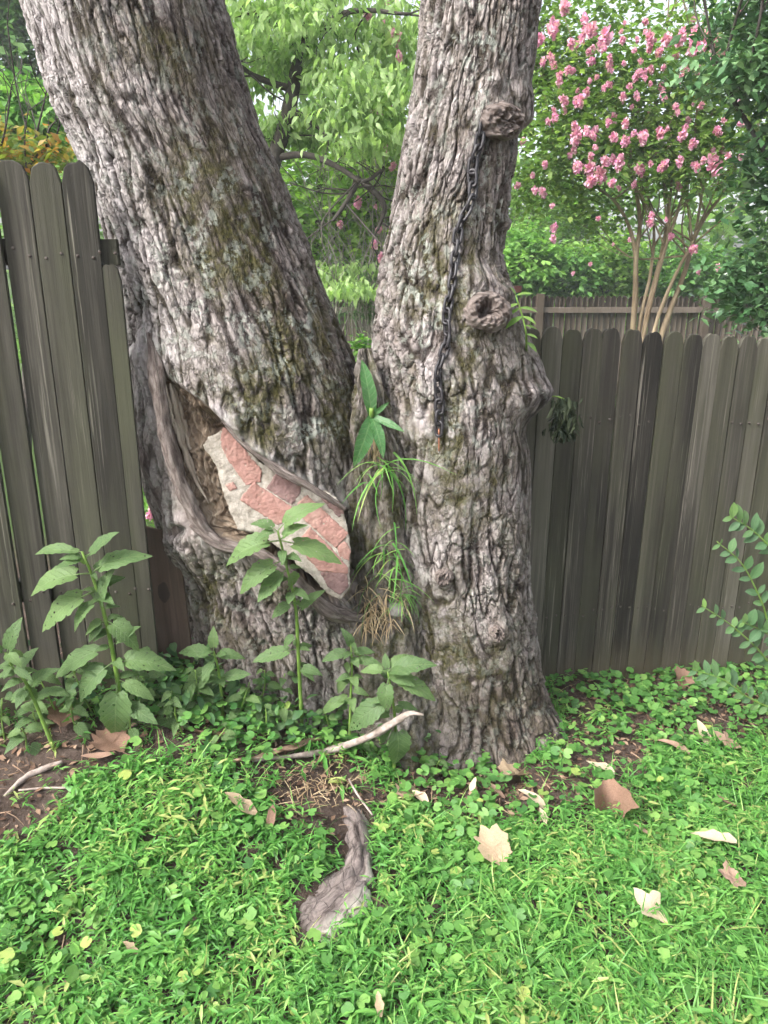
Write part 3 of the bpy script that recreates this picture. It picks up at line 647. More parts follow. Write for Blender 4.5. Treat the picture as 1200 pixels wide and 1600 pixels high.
BR = [([(408,408),(428,416),(545,560),(540,600),(488,612),(412,505),(397,450)], 'brick'), ([(612,572),(696,620),(690,652),(662,690),(570,632)], 'brick_d'),
      ([(523,613),(665,705),(655,742),(608,766),(475,675)], 'brick'), ([(722,660),(868,797),(822,848),(700,738),(688,692)], 'brick'),
      ([(738,638),(766,630),(808,668),(795,690)], 'brick_d'), ([(812,676),(842,682),(858,727),(835,737),(796,696)], 'brick_d'),
      ([(735,784),(805,850),(868,925),(868,948),(764,938),(684,840)], 'brick'), ([(832,852),(862,832),(884,866),(876,902),(845,890)], 'brick'),
      ([(413,617),(442,609),(456,630),(430,642)], 'brick'), ([(770,948),(868,952),(872,1000),(842,1030),(800,1000)], 'brick_d')]
for k, (pl, mt) in enumerate(BR): slab('brick', grow(cr3(pl), 1.075), .0035, .05, M[mt], mas, .003, .0036, 10+k, 1.0)

# ------------------------------------------------------------------ fences
def picket_mesh(w, h, th, seed, cut=None, sides=9):
    rs = np.random.default_rng(seed); hw = w/2
    top = []
    a = np.linspace(0, 1, sides)
    for u in a:                                      # rounded head with small shoulders
        x = -hw+w*u; e = abs(u-.5)*2
        z = h-.024*e**3.4-(.008 if e > .93 else 0)+rs.normal(0, .0012)
        if cut is not None: z = cut(x)
        top.append((x, z))
    prof = [(-hw, 0)]+top+[(hw, 0)]
    n = len(prof); V = [(x, -th/2, z) for x, z in prof]+[(x, th/2, z) for x, z in prof]
    bm = bmesh.new(); vs = [bm.verts.new(v) for v in V]
    bm.faces.new(vs[:n]); bm.faces.new(vs[n:][::-1])
    for k in range(n): bm.faces.new((vs[k], vs[n+k], vs[n+(k+1) % n], vs[(k+1) % n]))
    bmesh.ops.recalc_face_normals(bm, faces=bm.faces)
    ed = [e for e in bm.edges if abs(e.verts[0].co.y-e.verts[1].co.y) < 1e-6 and e.calc_length() > .01]
    bmesh.ops.bevel(bm, geom=ed, offset=.0018, segments=1, affect='EDGES')
    me = bpy.data.meshes.new('picket'); bm.to_mesh(me); bm.free(); return me
def bar_mesh(name, a, b, w, h):                      # a straight board from a to b
    a, b = np.array(a, float), np.array(b, float); d = b-a; L = np.linalg.norm(d); d /= L
    s = np.cross(d, [0, 0, 1.]) if abs(d[2]) < .9 else np.array([0, 1., 0]); s /= np.linalg.norm(s); u = np.cross(s, d)
    V = [p+s*sx*w/2+u*sz*h/2 for p in (a, b) for sx, sz in ((-1,-1),(1,-1),(1,1),(-1,1))]
    bm = bmesh.new(); vs = [bm.verts.new(v) for v in V]
    for f in ((0,1,2,3),(7,6,5,4),(0,4,5,1),(1,5,6,2),(2,6,7,3),(3,7,4,0)): bm.faces.new([vs[k] for k in f])
    bmesh.ops.recalc_face_normals(bm, faces=bm.faces); bmesh.ops.bevel(bm, geom=list(bm.edges), offset=min(w, h)*.06, segments=1, affect='EDGES')
    me = bpy.data.meshes.new(name); bm.to_mesh(me); bm.free(); return me
def put(name, me, mat, parent, loc, rot):
    o = link(name, me, mat, parent); pl = parent.matrix_world.translation
    o.location = Vector(loc)-pl; o.rotation_euler = rot; return o
# right-hand stretch
fr = thing('wooden_fence', 'dark mossy picket fence with scalloped tops to the right of the trunks', 'fence', (1.4, 3.15, 0))
va = [picket_mesh(.0835, 1.0, .018, 40+k) for k in range(6)]
x, y = .30, 2.955; ang = math.atan2(.215, 1.0); rs = random.Random(3); k = 0
while x < 3.6:
    top = 1.535-.052*(x-.7)+rs.uniform(-.006, .006); bot = float(gz(x, y))-.04
    o = put('picket', va[k % 6], M['fence'], fr, (x, y+rs.uniform(-.003, .003), bot), (rs.uniform(-.006, .006), rs.uniform(-.004, .004)+.004, ang+rs.uniform(-.02, .02)))
    o.scale = (1, 1, top-bot); k += 1
    x += .0865*math.cos(ang); y += .0865*math.sin(ang)
for zz in (.35, 1.2):
    child('rail', bar_mesh('rail', (.25, 2.955-.03+.052, zz), (3.6, 2.955-.03+.052+3.35*.215, zz-.15), .036, .085), M['fence'], fr)
for X in (.9, 3.0):
    Yp = 2.955+(X-.30)*.215+.115
    child('post', bar_mesh('post', (X, Yp, float(gz(X, Yp))-.2), (X, Yp, 1.42-.05*(X-.7)), .09, .09), M['fence'], fr)
# left-hand stretch, its boards leaning a little
fl_ = thing('wooden_fence', 'tall grey-green picket fence whose cut end meets the leaning trunk', 'fence', (-1.1, 2.35, 0))
FA = math.atan2(.13, 1.0)
def lf(xt, k, w=.098, cut=None, dy=0.0, top=2.06, lean=.0, extra=0.0):
    Yb = 2.40+(xt+.88)*.13+dy
    me = picket_mesh(w, 1.0, .02, 80+k, cut)
    bot = float(gz(xt, Yb))-.03
    o = put('picket', me, M['fence_l'], fl_, (xt, Yb, bot), (0, lean, FA)); o.scale = (1, 1, (top-bot) if cut is None else 1); return o
PX = [(118, 0), (70, 1), (20, 2), (-32, 3), (-84, 4), (-136, 5), (-190, 6), (-246, 7), (0, 8), (0, 9)]
for px_, k in PX:
    xb = P(px_, 247, 2.40+(-.88+.88)*.13)[0]; xx = -.8825-.0885*k
    lf(xx, k, .0868, None, -.021 if k in (3,) else (-.04 if k == 4 else (-.021 if k % 2 and k > 4 else 0)), 2.045-.006*(k == 1)+.01*k*.13, .0)
fl_end = lf(-.820, 20, .060, None, .002, 1.765)
for zz, xe in ((1.80, -.80), (.72, -.81)):
    child('rail', bar_mesh('rail', (-2.0, 2.40-1.12*.13+.034, zz), (xe, 2.40+.08*.13+.034, zz), .036, .075), M['fence_l'], fl_)
# nail heads
def nail_mesh():
    a = np.linspace(0, 2*np.pi, 8, endpoint=False); V = [(0, -.003, 0)]+[(.005*math.cos(x), -.002, .005*math.sin(x)) for x in a]+[(.005*math.cos(x), .004, .005*math.sin(x)) for x in a]
    return mesh_np('nail', np.array(V), [np.array([(0, 1+(k+1) % 8, 1+k) for k in range(8)]), np.array([(1+k, 1+(k+1) % 8, 9+(k+1) % 8, 9+k) for k in range(8)])])
NM = nail_mesh(); M['nail'] = simple_mat('nail_steel', (.03,.02,.015), (.10,.085,.075), 60, .6); rn_ = random.Random(4)
for f_, zs, th_ in ((fl_, (1.80, .72), .0205), (fr, (1.2, .35), .0185)):
    for pk in [c for c in f_.children if c.name.startswith('picket')]:
        w = pk.matrix_basis.translation+f_.location
        for z in zs:
            for sx in (-.022, .022):
                z0 = z+rn_.uniform(-.02, .02)-(.045*(w.x-.3) if f_ is fr else 0); an = pk.rotation_euler.z
                o = link('nail', NM, M['nail'], f_); o.location = Vector((w.x+sx*math.cos(an)+th_/2*math.sin(an), w.y+sx*math.sin(an)-th_/2*math.cos(an), z0))-f_.location; o.rotation_euler = (0, 0, an)
# short brown board between the fence and the trunk
bb = thing('fence_board', 'short reddish-brown board standing between the fence end and the trunk', 'board', tuple(G(275, 1070)))
pa = P(262, 1075, 2.55); pb = P(252, 815, 2.55)
me = picket_mesh(.16, float(pb[2]-pa[2])+.15, .02, 99, cut=lambda x: float(pb[2]-pa[2])+.15-(x+.08)*.35)
o = link('fence_board_face', me, M['board'], bb); o.name = 'plank'; o.location = Vector((pa[0]+.03, 2.56, pa[2]-.15))-Vector(bb.location); o.rotation_euler = (0, -.035, .1)
# far fence
ff = thing('picket_fence', 'brown picket fence with pointed tops across the yard beyond the trees', 'fence', (2, 13, -.4))
def far_picket(w, h):
    return mesh_np('far_picket', [(-w/2,0,0),(w/2,0,0),(w/2,0,h-.04),(w*.15,0,h),(-w*.15,0,h),(-w/2,0,h-.04)]+[(-w/2,.02,0),(w/2,.02,0),(w/2,.02,h-.04),(w*.15,.02,h),(-w*.15,.02,h),(-w/2,.02,h-.04)],
        [np.array([[0,1,2,3,4,5],[11,10,9,8,7,6]]), np.array([[k, (k+1) % 6, (k+1) % 6+6, k+6] for k in range(6)])], None, False)
fpm = far_picket(.083, 1.62); FY = 13.0
fence_top = lambda X: 1.34
for k in range(110):
    X = -3.2+k*.093
    if -.95 < X < -.86: continue
    o = put('picket', fpm, M['fence_far'], ff, (X, FY+.02*X, fence_top(X)-1.62+rs.uniform(-.01, .01)+(.16 if X < -.9 else 0)), (0, rs.uniform(-.008, .008), 0))
for zz in (1.12, -.1): child('rail', bar_mesh('rail', (-3.3, FY-.10, zz), (7.0, FY+.10, zz), .05, .09), M['fence_far'], ff)
for X in (-.905, 2.55, 5.3): child('post', bar_mesh('post', (X, FY+.02*X-.06, -.6), (X, FY+.02*X-.06, 1.38 if X > 0 else 1.52), .12, .12), M['fence_far'], ff)

# ------------------------------------------------------------------ leaf templates (along +Y from the base, normal +Z)
def leaf_grid(L, W, nst, prof, fold=.25, droop=.25, wave=.0, pet=0.0, curl=0.0):
    V = []; us = np.linspace(0, 1, nst)
    for u in us:
        w = W*prof(u)/2; y = L*(u-droop*.25*u*u); z = -droop*L*u*u
        for c in (-1, 0, 1):
            V.append((c*w, y+pet, z+abs(c)*w*fold+wave*L*math.sin(u*17+c)*abs(c)))
    F = []
    for i in range(nst-1):
        for c in range(2): F.append((i*3+c, i*3+c+1, i*3+c+4, i*3+c+3))
    return np.array(V), [np.array(F)]
lance = leaf_grid(1, .27, 3, lambda u: max(.04, math.sin(math.pi*min(1, u*.92+.08))**.7*(1-.25*u)), .35, .30)
blade = leaf_grid(1, .045, 4, lambda u: max(.03, (1-u)**.6), .3, .45)
diam = (np.array([(0,0,0),(-.26,.45,.06),(0,.5,0),(.26,.45,.06),(0,1,-.08)]), [np.array([[0,2,1,1],[0,3,2,2],[1,2,4,4],[2,3,4,4]])[:, :3]])
droopl = (np.array([(0,0,0),(-.2,.35,.03),(0,.38,-.03),(.2,.35,.03),(-.15,.72,-.12),(0,.75,-.17),(.15,.72,-.12),(0,1,-.42)]), [np.array([[0,2,1],[0,3,2],[4,5,7],[5,6,7]]), np.array([[1,2,5,4],[2,3,6,5]])])
def roundleaf(n=13):
    a = np.linspace(.35, 2*np.pi-.35, n); r = .5*(1+.07*np.cos(a*9)); V = [(0,0,0)]+[(r_*math.sin(t), -r_*math.cos(t)+.12, .10*(r_*2)**2*.6+.02*math.cos(t*5)) for t, r_ in zip(a, r)]
    return np.array(V), [np.array([(0, k+1, k+2) for k in range(n-1)])]
rleaf = roundleaf()
def basis(fwd, up):
    f = fwd/(np.linalg.norm(fwd, axis=-1, keepdims=True)+1e-9); x = np.cross(f, up); x /= np.linalg.norm(x, axis=-1, keepdims=True)+1e-9
    return np.stack([x, f, np.cross(x, f)], -1)        # columns: x, y(fwd), z
def scatter(tpl, pos, Mx, scale, tint):
    V, F = tpl; n = len(pos); k = len(V)
    W = np.einsum('nij,kj->nki', Mx*np.asarray(scale)[:, None, None], V)+pos[:, None, :]
    return W.reshape(-1, 3), [(f[None]+(np.arange(n)*k)[:, None, None]).reshape(-1, f.shape[1]) for f in F], np.repeat(tint, k)
def scat_obj(name, parts, mat, parent=None, kind=None, label=None, cat=None):
    mb = MB()
    for p in parts: mb.add(*p)
    me = mb.mesh(name); o = child(name, me, mat, parent) if parent else link(name, me, mat)
    return tag(o, label, cat, None, kind)

# ------------------------------------------------------------------ ground cover
DIRT = [(-400,1100),(120,1120),(265,1150),(305,1180),(230,1192),(120,1226),(90,1290),(-5,1332),(-400,1400)]
DRY = [(380,1190),(560,1185),(600,1240),(585,1300),(440,1310),(415,1255)]
LIT = [(640,1150),(870,1190),(880,1040),(1700,1040),(1700,1130),(1080,1165),(960,1215),(900,1300),(700,1285),(600,1250)]
BASE = [(200,1040),(660,1040),(660,1190),(500,1200),(300,1190),(180,1140)]
ROOTP = [(515,1245),(580,1250),(592,1340),(592,1400),(560,1450),(500,1490),(450,1480),(455,1410),(520,1345)]
def soft(px, py, poly, s=22): return sm(-s, s, seg_sd(px, py, poly))
def field(n, x0, x1, y0, y1):
    p = np.stack([rng.uniform(x0, x1, n), rng.uniform(y0, y1, n)], 1); z = gz(p[:, 0], p[:, 1]); px, py, _ = proj(np.column_stack([p, z]))
    k = (px > -160) & (px < 1360) & (py < 1760); return p[k], z[k], px[k], py[k]     # the plot before the tree, a little wider than the view
def cover(px, py):
    d = np.ones(px.shape)*sm(1045, 1130, py+.04*(px-600))
    for poly, k in ((DIRT, .97), (DRY, .96), (LIT, .95), (BASE, .8), (ROOTP, 1.0)): d = d*(1-k*soft(px, py, poly))
    return d
def stilt(n):
    p, z, px, py = field(n, -1.9, 2.3, 1.15, 3.4); n = len(p)
    keep = rng.uniform(0, 1, n) < cover(px, py)*(.35+.65*sm(-.35, .1, fbm(p[:, 0]*4, p[:, 1]*4, 60)))
    p, z, px, py = p[keep], z[keep], px[keep], py[keep]; n = len(p)
    kn = 8; yaw = rng.uniform(0, 6.28, n); hgt = rng.uniform(.012, .068, n)*(.8+.5*sm(-.3, .4, noise(p[:, 0]*2.5, p[:, 1]*2.5, 61)))
    lean = rng.uniform(.1, .9, n); P_, Mx, Sc, Ti = [], [], [], []
    base = rng.uniform(.1, .75, n)+.3*noise(p[:, 0]*4, p[:, 1]*4, 62); big = rng.choice([.8, 1., 1.3, 1.9], n, p=[.4, .37, .17, .06])
    for k in range(kn):
        u = (k+.7)/kn; a = yaw+k*2.6+rng.normal(0, .5, n)
        pos = np.stack([p[:, 0]+np.cos(yaw)*lean*hgt*u, p[:, 1]+np.sin(yaw)*lean*hgt*u, z+hgt*u+.004], 1)
        fwd = np.stack([np.cos(a), np.sin(a), rng.uniform(-.2, .5, n)], 1)
        P_.append(pos); Mx.append(basis(fwd, np.array([0,0,1.])+rng.normal(0, .25, (n, 3)))); Sc.append(rng.uniform(.018, .044, n)*(1-.25*u)*big); Ti.append(np.clip(base+.25*u+rng.normal(0, .1, n), 0, 1))
    return scatter(lance, np.concatenate(P_), np.concatenate(Mx), np.concatenate(Sc), np.concatenate(Ti))
def blades(n):
    p, z, px, py = field(n, -1.9, 2.3, 1.15, 3.3)
    n = len(p); bias = .3+.85*blob(px, py, 950, 1560, 380, 190)+.5*blob(px, py, 620, 1250, 120, 60)+.5*blob(px, py, 330, 1200, 120, 50)
    keep = rng.uniform(0, 1, n) < cover(px, py)*bias; p, z = p[keep], z[keep]; n = len(p); a = rng.uniform(0, 6.28, n)
    fwd = np.stack([np.cos(a), np.sin(a), rng.uniform(.5, 2.2, n)], 1)
    return scatter(blade, np.column_stack([p, z]), basis(fwd, np.array([0,0,1.])+rng.normal(0, .3, (n, 3))), rng.uniform(.06, .16, n)*(.85+.25*blob(*proj(np.column_stack([p, z]))[:2], 950, 1560, 300, 150)), np.clip(rng.normal(.65, .22, n), 0, 1))
scat_obj('grass', [stilt(36000), blades(26000)], M['grass'], kind='stuff', label='bright green grass and stiltgrass covering the foreground', cat='grass')
def ivy(n):
    p, z, px, py = field(n, -1.9, 2.5, 1.15, 3.6)
    n = len(p); patch = sm(-.05, .35, fbm(p[:, 0]*2.2, p[:, 1]*2.2, 64))
    d = .10+.6*patch*sm(1045, 1080, py)+.75*soft(px, py, BASE, 40)+.55*np.exp(-((py-(1065-.02*(px-900)))/25)**2)*(px > 850)+.5*blob(px, py, 60, 1490, 90, 90)+.4*soft(px, py, LIT)*sm(-.1, .2, noise(p[:, 0]*5, p[:, 1]*5, 66))
    d = d*(1-.97*soft(px, py, DIRT))*(1-soft(px, py, ROOTP))*(1-.9*soft(px, py, DRY))*sm(1030, 1050, py)
    k = rng.uniform(0, 1, n) < d; p, z, px, py = p[k], z[k], px[k], py[k]; n = len(p); a = rng.uniform(0, 6.28, n)
    up = np.array([0, -.25, 1.])+rng.normal(0, .33, (n, 3)); fwd = np.stack([np.cos(a), np.sin(a), rng.normal(0, .2, n)], 1)
    h = rng.uniform(.015, .06, n)+.03*soft(px, py, BASE)
    return scatter(rleaf, np.column_stack([p, z+h]), basis(fwd, up), rng.uniform(.016, .042, n), np.clip(rng.normal(.42, .22, n)+.15*sm(1200, 1500, py), 0, 1))
scat_obj('ground_ivy', [ivy(21000)], M['ivy'], kind='stuff', label='round scalloped ground ivy leaves low among the grass and litter', cat='ground ivy')
def undergrowth(n):
    p, z, px, py = field(n, -1.9, .4, 1.9, 3.0)
    n = len(p); d = soft(px, py, [(-300,1010),(60,1060),(120,1060),(250,1060),(330,1030),(680,1050),(680,1180),(560,1165),(400,1160),(280,1140),(150,1130),(60,1110),(-300,1200)], 18)
    k = rng.uniform(0, 1, n) < d; p, z = p[k], z[k]; n = len(p); a = rng.uniform(0, 6.28, n)
    fwd = np.stack([np.cos(a), np.sin(a), rng.uniform(-.5, .5, n)], 1)
    return scatter(ovate_small, np.column_stack([p, z+rng.uniform(.02, .19, n)*rng.uniform(.4, 1, n)]), basis(fwd, np.array([0,-.3,1.])+rng.normal(0, .35, (n, 3))), rng.uniform(.025, .06, n), np.clip(rng.normal(.45, .25, n), 0, 1))
ovate_small = leaf_grid(1, .5, 6, lambda u: max(.03, math.sin(math.pi*min(1, u*.9+.1))**.8), .25, .3)
scat_obj('undergrowth', [undergrowth(4200)], M['weedlow'], kind='stuff', label='low leafy undergrowth along the foot of the trunks and fence', cat='undergrowth')
def litter(n):
    p, z, px, py = field(n, -1.9, 2.3, 1.2, 3.5)
    n = len(p); d = .10+.8*soft(px, py, DIRT)+.9*soft(px, py, LIT)+.7*soft(px, py, DRY)+.6*soft(px, py, BASE)
    k = rng.uniform(0, 1, n) < d*.8; p, z = p[k], z[k]; n = len(p); a = rng.uniform(0, 6.28, n)
    fwd = np.stack([np.cos(a), np.sin(a), rng.normal(0, .2, n)], 1)
    A_ = scatter(diam, np.column_stack([p, z+.008]), basis(fwd, np.array([0,0,1.])+rng.normal(0, .4, (n, 3))), rng.uniform(.008, .035, n), rng.uniform(0, 1, n))
    m = n//2; B_ = scatter(blade, np.column_stack([p[:m]+rng.normal(0, .02, (m, 2)), z[:m]+.012]), basis(fwd[:m]*np.array([1,1,.3]), np.array([0,0,1.])+rng.normal(0, .4, (m, 3))), rng.uniform(.03, .10, m), rng.uniform(.2, 1, m))
    return [A_, B_]
scat_obj('litter', litter(14000), M['litter'], kind='stuff', label='crumbled brown leaf litter and twigs on bare soil', cat='litter')
def straw_at(px, py, sx, sy, n, lay=.3, L=(.03, .09)):
    q = np.array([G(px+random.gauss(0, sx), py+random.gauss(0, sy)) for _ in range(n)]); a = rng.uniform(0, 6.28, n)
    fwd = np.stack([np.cos(a), np.sin(a), rng.uniform(0, lay*3, n)], 1); q[:, 2] += .008
    return scatter(blade, q, basis(fwd, np.array([0,0,1.])+rng.normal(0, .3, (n, 3))), rng.uniform(*L, n), rng.uniform(0, 1, n))
scat_obj('dry_grass', [straw_at(490, 1228, 46, 22, 170)], M['straw'], kind='stuff', label='patch of dry straw-coloured grass in front of the trunks', cat='dry grass')

# ------------------------------------------------------------------ weeds with single leaves
def weed_leaf(v):
    rr = random.Random(v); fold = rr.uniform(.15, .45); dr = rr.uniform(.15, .65); V = []; n = 13; c5 = (-1, -.55, 0, .55, 1)
    for i in range(n):
        u = i/(n-1); w = .5*max(.02, math.sin(math.pi*min(1, u*.93+.07)**.8)**.85)*.50; y = u*(1-dr*.2*u); z = -dr*u*u
        for c in c5: V.append((c*w*(1+.07*(1 if i % 2 else -1)*(abs(c) > .9)), .22+.78*y-.06*abs(c)*(1-u), z+abs(c)*w*fold+.016*math.sin(i*1.3+c*3+v)*abs(c)+(.012*(i % 2) if abs(c) == .55 else 0)))
    F = [(i*5+c, i*5+c+1, i*5+c+6, i*5+c+5) for i in range(n-1) for c in range(4)]
    V = np.array(V); t, f = tube([(0,0,.0),(0,.12,.012),(0,.24,.002)], .016, 5, False)
    mb = MB().add(V, [np.array(F)], np.clip(.5+.3*np.array([math.sin(k) for k in range(len(V))])*.4, 0, 1)).add(t, f, .9)
    me = mb.mesh('weed_leaf'); me.materials.append(M['weed']); return me
WL = [weed_leaf(v) for v in range(6)]
def set_leaf(me, mat, parent, base, tip, width=1.0, up=(0,-.45,1), name='leaf'):
    base = np.asarray(base, float); d = np.asarray(tip, float)-base; L = np.linalg.norm(d)
    B = basis(d[None], np.asarray(up, float)[None])[0]*np.array([L*width, L, L*width])[None, :]
    Mx = Matrix(((*B[0], base[0]), (*B[1], base[1]), (*B[2], base[2]), (0,0,0,1)))
    o = link(name, me, mat, parent); o.matrix_parent_inverse = Matrix.Identity(4)
    o.matrix_basis = Matrix.Translation(-parent.matrix_world.translation) @ Mx; return o
def weed(name, label, stem_px, Y0, Y1, rad, leaves, cat='weed', n_small=6, seed=1, lm=None, mat='weed', group=None):
    rr = random.Random(seed); g = stem_px[0]; n = len(stem_px)
    pts = [P(x, y, Y0+(Y1-Y0)*k/(n-1)) for k, (x, y) in enumerate(stem_px)]
    pts[0][2] = min(pts[0][2], float(gz(pts[0][0], pts[0][1])))-.02
    root = thing(name, label, cat, tuple(pts[0]), group)
    sp = spline(pts, 16); mb = MB().add(*tube(sp, np.linspace(rad, rad*.45, 16), 8)); child('stem', mb.mesh('stem'), M['stem'], root)
    for k, L in enumerate(leaves):
        (bx, by), (tx, ty), w = L[:3]; dy = L[3] if len(L) > 3 else rr.uniform(-.05, .03)
        i = int(np.argmin([np.hypot(*(np.array(proj(q)[:2])-(bx, by))) for q in sp])); b = sp[i]
        tip = P(tx, ty, b[1]+dy); up = (rr.uniform(-.3, .3), -.6, .9)
        set_leaf(rr.choice(lm or WL), M[mat], root, b, tip, w*.84, up)
    for k in range(n_small):
        b = sp[rr.randint(3, 15)]; a = rr.uniform(0, 6.28); L = rr.uniform(.03, .075)
        set_leaf(rr.choice(lm or WL), M[mat], root, b, b+np.array([math.cos(a)*L, math.sin(a)*L, L*rr.uniform(-.1, .7)]), .95)
    return root
weed('weed', 'tall upright weed with chewed broad leaves before the grey-green fence', [(192,1108),(180,1040),(163,960),(146,905),(128,862)], 2.22, 2.16, .0085,
     [((140,890),(24,908),.85,-.03),((150,920),(34,978),.8,-.02),((155,935),(98,978),.9,-.06),((132,870),(178,826),.8,-.02),((130,865),(42,852),.6,.0),((130,868),(84,884),.8,-.06),((140,890),(216,848),.85,-.02),
      ((150,915),(186,893),1.1,.02),((160,950),(146,902),1.2,-.05),((165,965),(216,998),1.25,-.05),((165,970),(130,1000),.9,-.05),((182,1045),(264,1026),.95,-.03),((178,1035),(100,1090),1.0,-.07),((185,1070),(176,1166),1.15,-.10),((170,1000),(215,975),.7,-.02),((175,1020),(60,1050),.7,0),((182,1050),(240,1085),.8,-.05),((186,1060),(122,1030),.8,-.03),((188,1080),(246,1130),.8,-.06)], n_small=20, seed=4)
weed('weed', 'tall weed growing in front of the brickwork with pale green drooping leaves', [(470,1082),(466,1020),(462,950),(448,885),(434,830)], 2.40, 2.24, .0075,
     [((436,840),(338,858),.95,-.04),((434,832),(486,772),.85,-.03),((434,835),(395,806),1.1,.0),((440,850),(542,868),.75,-.03),((445,870),(357,918),.85,-.05),((448,885),(396,938),1.0,-.05),((450,890),(470,930),1.2,.03),((455,900),(394,902),1.2,.02),((460,940),(418,960),1.0,-.03),((462,960),(500,915),.7,0),((463,990),(436,1008),1.1,-.02),((465,1010),(390,1030),.8,-.03),((466,1030),(500,1048),1.0,-.04),((436,842),(462,812),.9,-.05)], n_small=18, seed=9)
weed('weed', 'short weed with hole-ridden leaves at the left foot of the trunk', [(350,1140),(347,1100),(342,1050),(334,1018)], 2.36, 2.30, .007,
     [((336,1022),(278,1008),1.0),((336,1022),(376,1018),1.0),((335,1018),(332,984),1.0),((340,1040),(272,1085),1.0),((338,1030),(312,1062),1.1,-.06),((345,1075),(284,1128),.8),((343,1060),(390,1050),.9),((346,1085),(380,1110),1.0),((344,1070),(300,1080),1.0)], n_small=12, seed=12)
weed('weed', 'bushy weed with smooth heart-shaped leaves before the split of the trunks', [(615,1185),(618,1140),(613,1090),(606,1050)], 2.33, 2.27, .007,
     [((608,1052),(640,1014),1.1),((608,1055),(690,1080),.85),((607,1052),(672,1026),.9),((610,1060),(596,1116),1.15,-.06),((613,1090),(530,1138),.95,-.05),((606,1050),(600,1020),1.0,.02),((606,1050),(560,1040),.9),((608,1056),(640,1060),1.0,-.06),((616,1130),(632,1204),1.25,-.08),((616,1120),(570,1110),.8),((614,1100),(655,1105),.8),((616,1130),(580,1165),.9)], n_small=12, seed=15)
weed('weed', 'thin weed with small riddled leaves between the two larger ones', [(545,1150),(548,1090),(550,1040),(548,1005)], 2.40, 2.36, .006,
     [((549,1010),(545,988),1.0),((550,1015),(500,1026),.9),((550,1015),(586,1014),.9),((550,1030),(533,1062),1.0),((550,1035),(595,1030),.8),((549,1060),(512,1085),.8),((548,1075),(572,1080),1.0),((548,1090),(490,1110),.8)], n_small=12, seed=18)
weed('weed', 'sprawling small-leaved weed leaning off the far fence corner', [(78,1112),(45,1075),(22,1045),(8,1020)], 2.16, 2.10, .007,
     [((10,1022),(-18,1005),1.0),((12,1025),(20,970),.8),((25,1050),(55,1010),.9),((30,1055),(-8,1052),1.0),((45,1075),(74,1040),.9),((50,1080),(10,1090),.9),((60,1095),(95,1070),.8),((40,1070),(60,1100),.8),((20,1040),(48,1060),.7)], n_small=12, seed=21)

# ------------------------------------------------------------------ seedlings crowding the foot of the tree
rr = random.Random(77)
ORD = 'first second third fourth fifth sixth seventh eighth ninth tenth eleventh twelfth thirteenth fourteenth fifteenth sixteenth seventeenth eighteenth nineteenth twentieth'.split()
ORD += ['twenty-'+w for w in ORD[:9]]
def seed_labels(rows):
    return ['%s seedling, %s from the left along the foot of fence and trunks' % ('tall' if r[2] > .165 else ('middling' if r[2] > .115 else 'low'), ORD[k]) for k, r in enumerate(rows)]
def seedling(px_, py_, hgt, nl, lsz):
    g = G(px_, py_); g[1] -= .02; lean = np.array([rr.gauss(0, .25), rr.uniform(-.35, .05), 1.]); lean *= hgt/np.linalg.norm(lean)
    root = thing('seedling', SEED_LABEL.pop(0), 'seedling', tuple(g), 'seedlings crowding the foot of the tree')
    sp = spline([g-[0,0,.02], g+lean*.5+np.array([rr.gauss(0, .012), rr.gauss(0, .012), 0]), g+lean], 9)
    child('stem', MB().add(*tube(sp, np.linspace(.0038, .002, 9), 5)).mesh('stem'), M['stem'], root)
    for k in range(nl):
        b = sp[min(8, 2+int(7*k/nl))]; a = k*2.4+rr.gauss(0, .4); L = lsz*rr.uniform(.7, 1.25)*(1-.35*k/nl)
        set_leaf(rr.choice(WL), M['weed'], root, b, b+np.array([math.cos(a), math.sin(a)*.9, rr.uniform(-.35, .45)])*L, rr.uniform(.85, 1.15), (rr.gauss(0, .25), -.45, 1))
SEEDS = sorted(((12,1150,.16,9,.075),(45,1165,.10,7,.07),(100,1120,.20,10,.085),(128,1140,.14,8,.08),(150,1110,.22,10,.08),(218,1120,.17,9,.08),(238,1100,.22,10,.075),(262,1125,.13,8,.07),(290,1140,.12,8,.075),(312,1115,.20,10,.08),(372,1120,.16,9,.075),(398,1105,.20,10,.07),(412,1140,.12,8,.07),(436,1115,.18,9,.075),(455,1145,.12,8,.07),(486,1120,.17,9,.075),(508,1105,.20,10,.075),(522,1150,.13,8,.07),(562,1120,.19,10,.08),(578,1150,.13,8,.075),(640,1150,.15,8,.075),(655,1175,.11,7,.065),(582,1180,.10,7,.07),(205,1150,.10,7,.07),(70,1135,.13,8,.07),(-15,1130,.2,10,.08),(340,1165,.10,7,.065),(690,1200,.07,6,.05)))
SEED_LABEL = seed_labels(SEEDS)
for px_, py_, h_, nl, ls in SEEDS:
    seedling(px_, py_, h_, nl, ls)
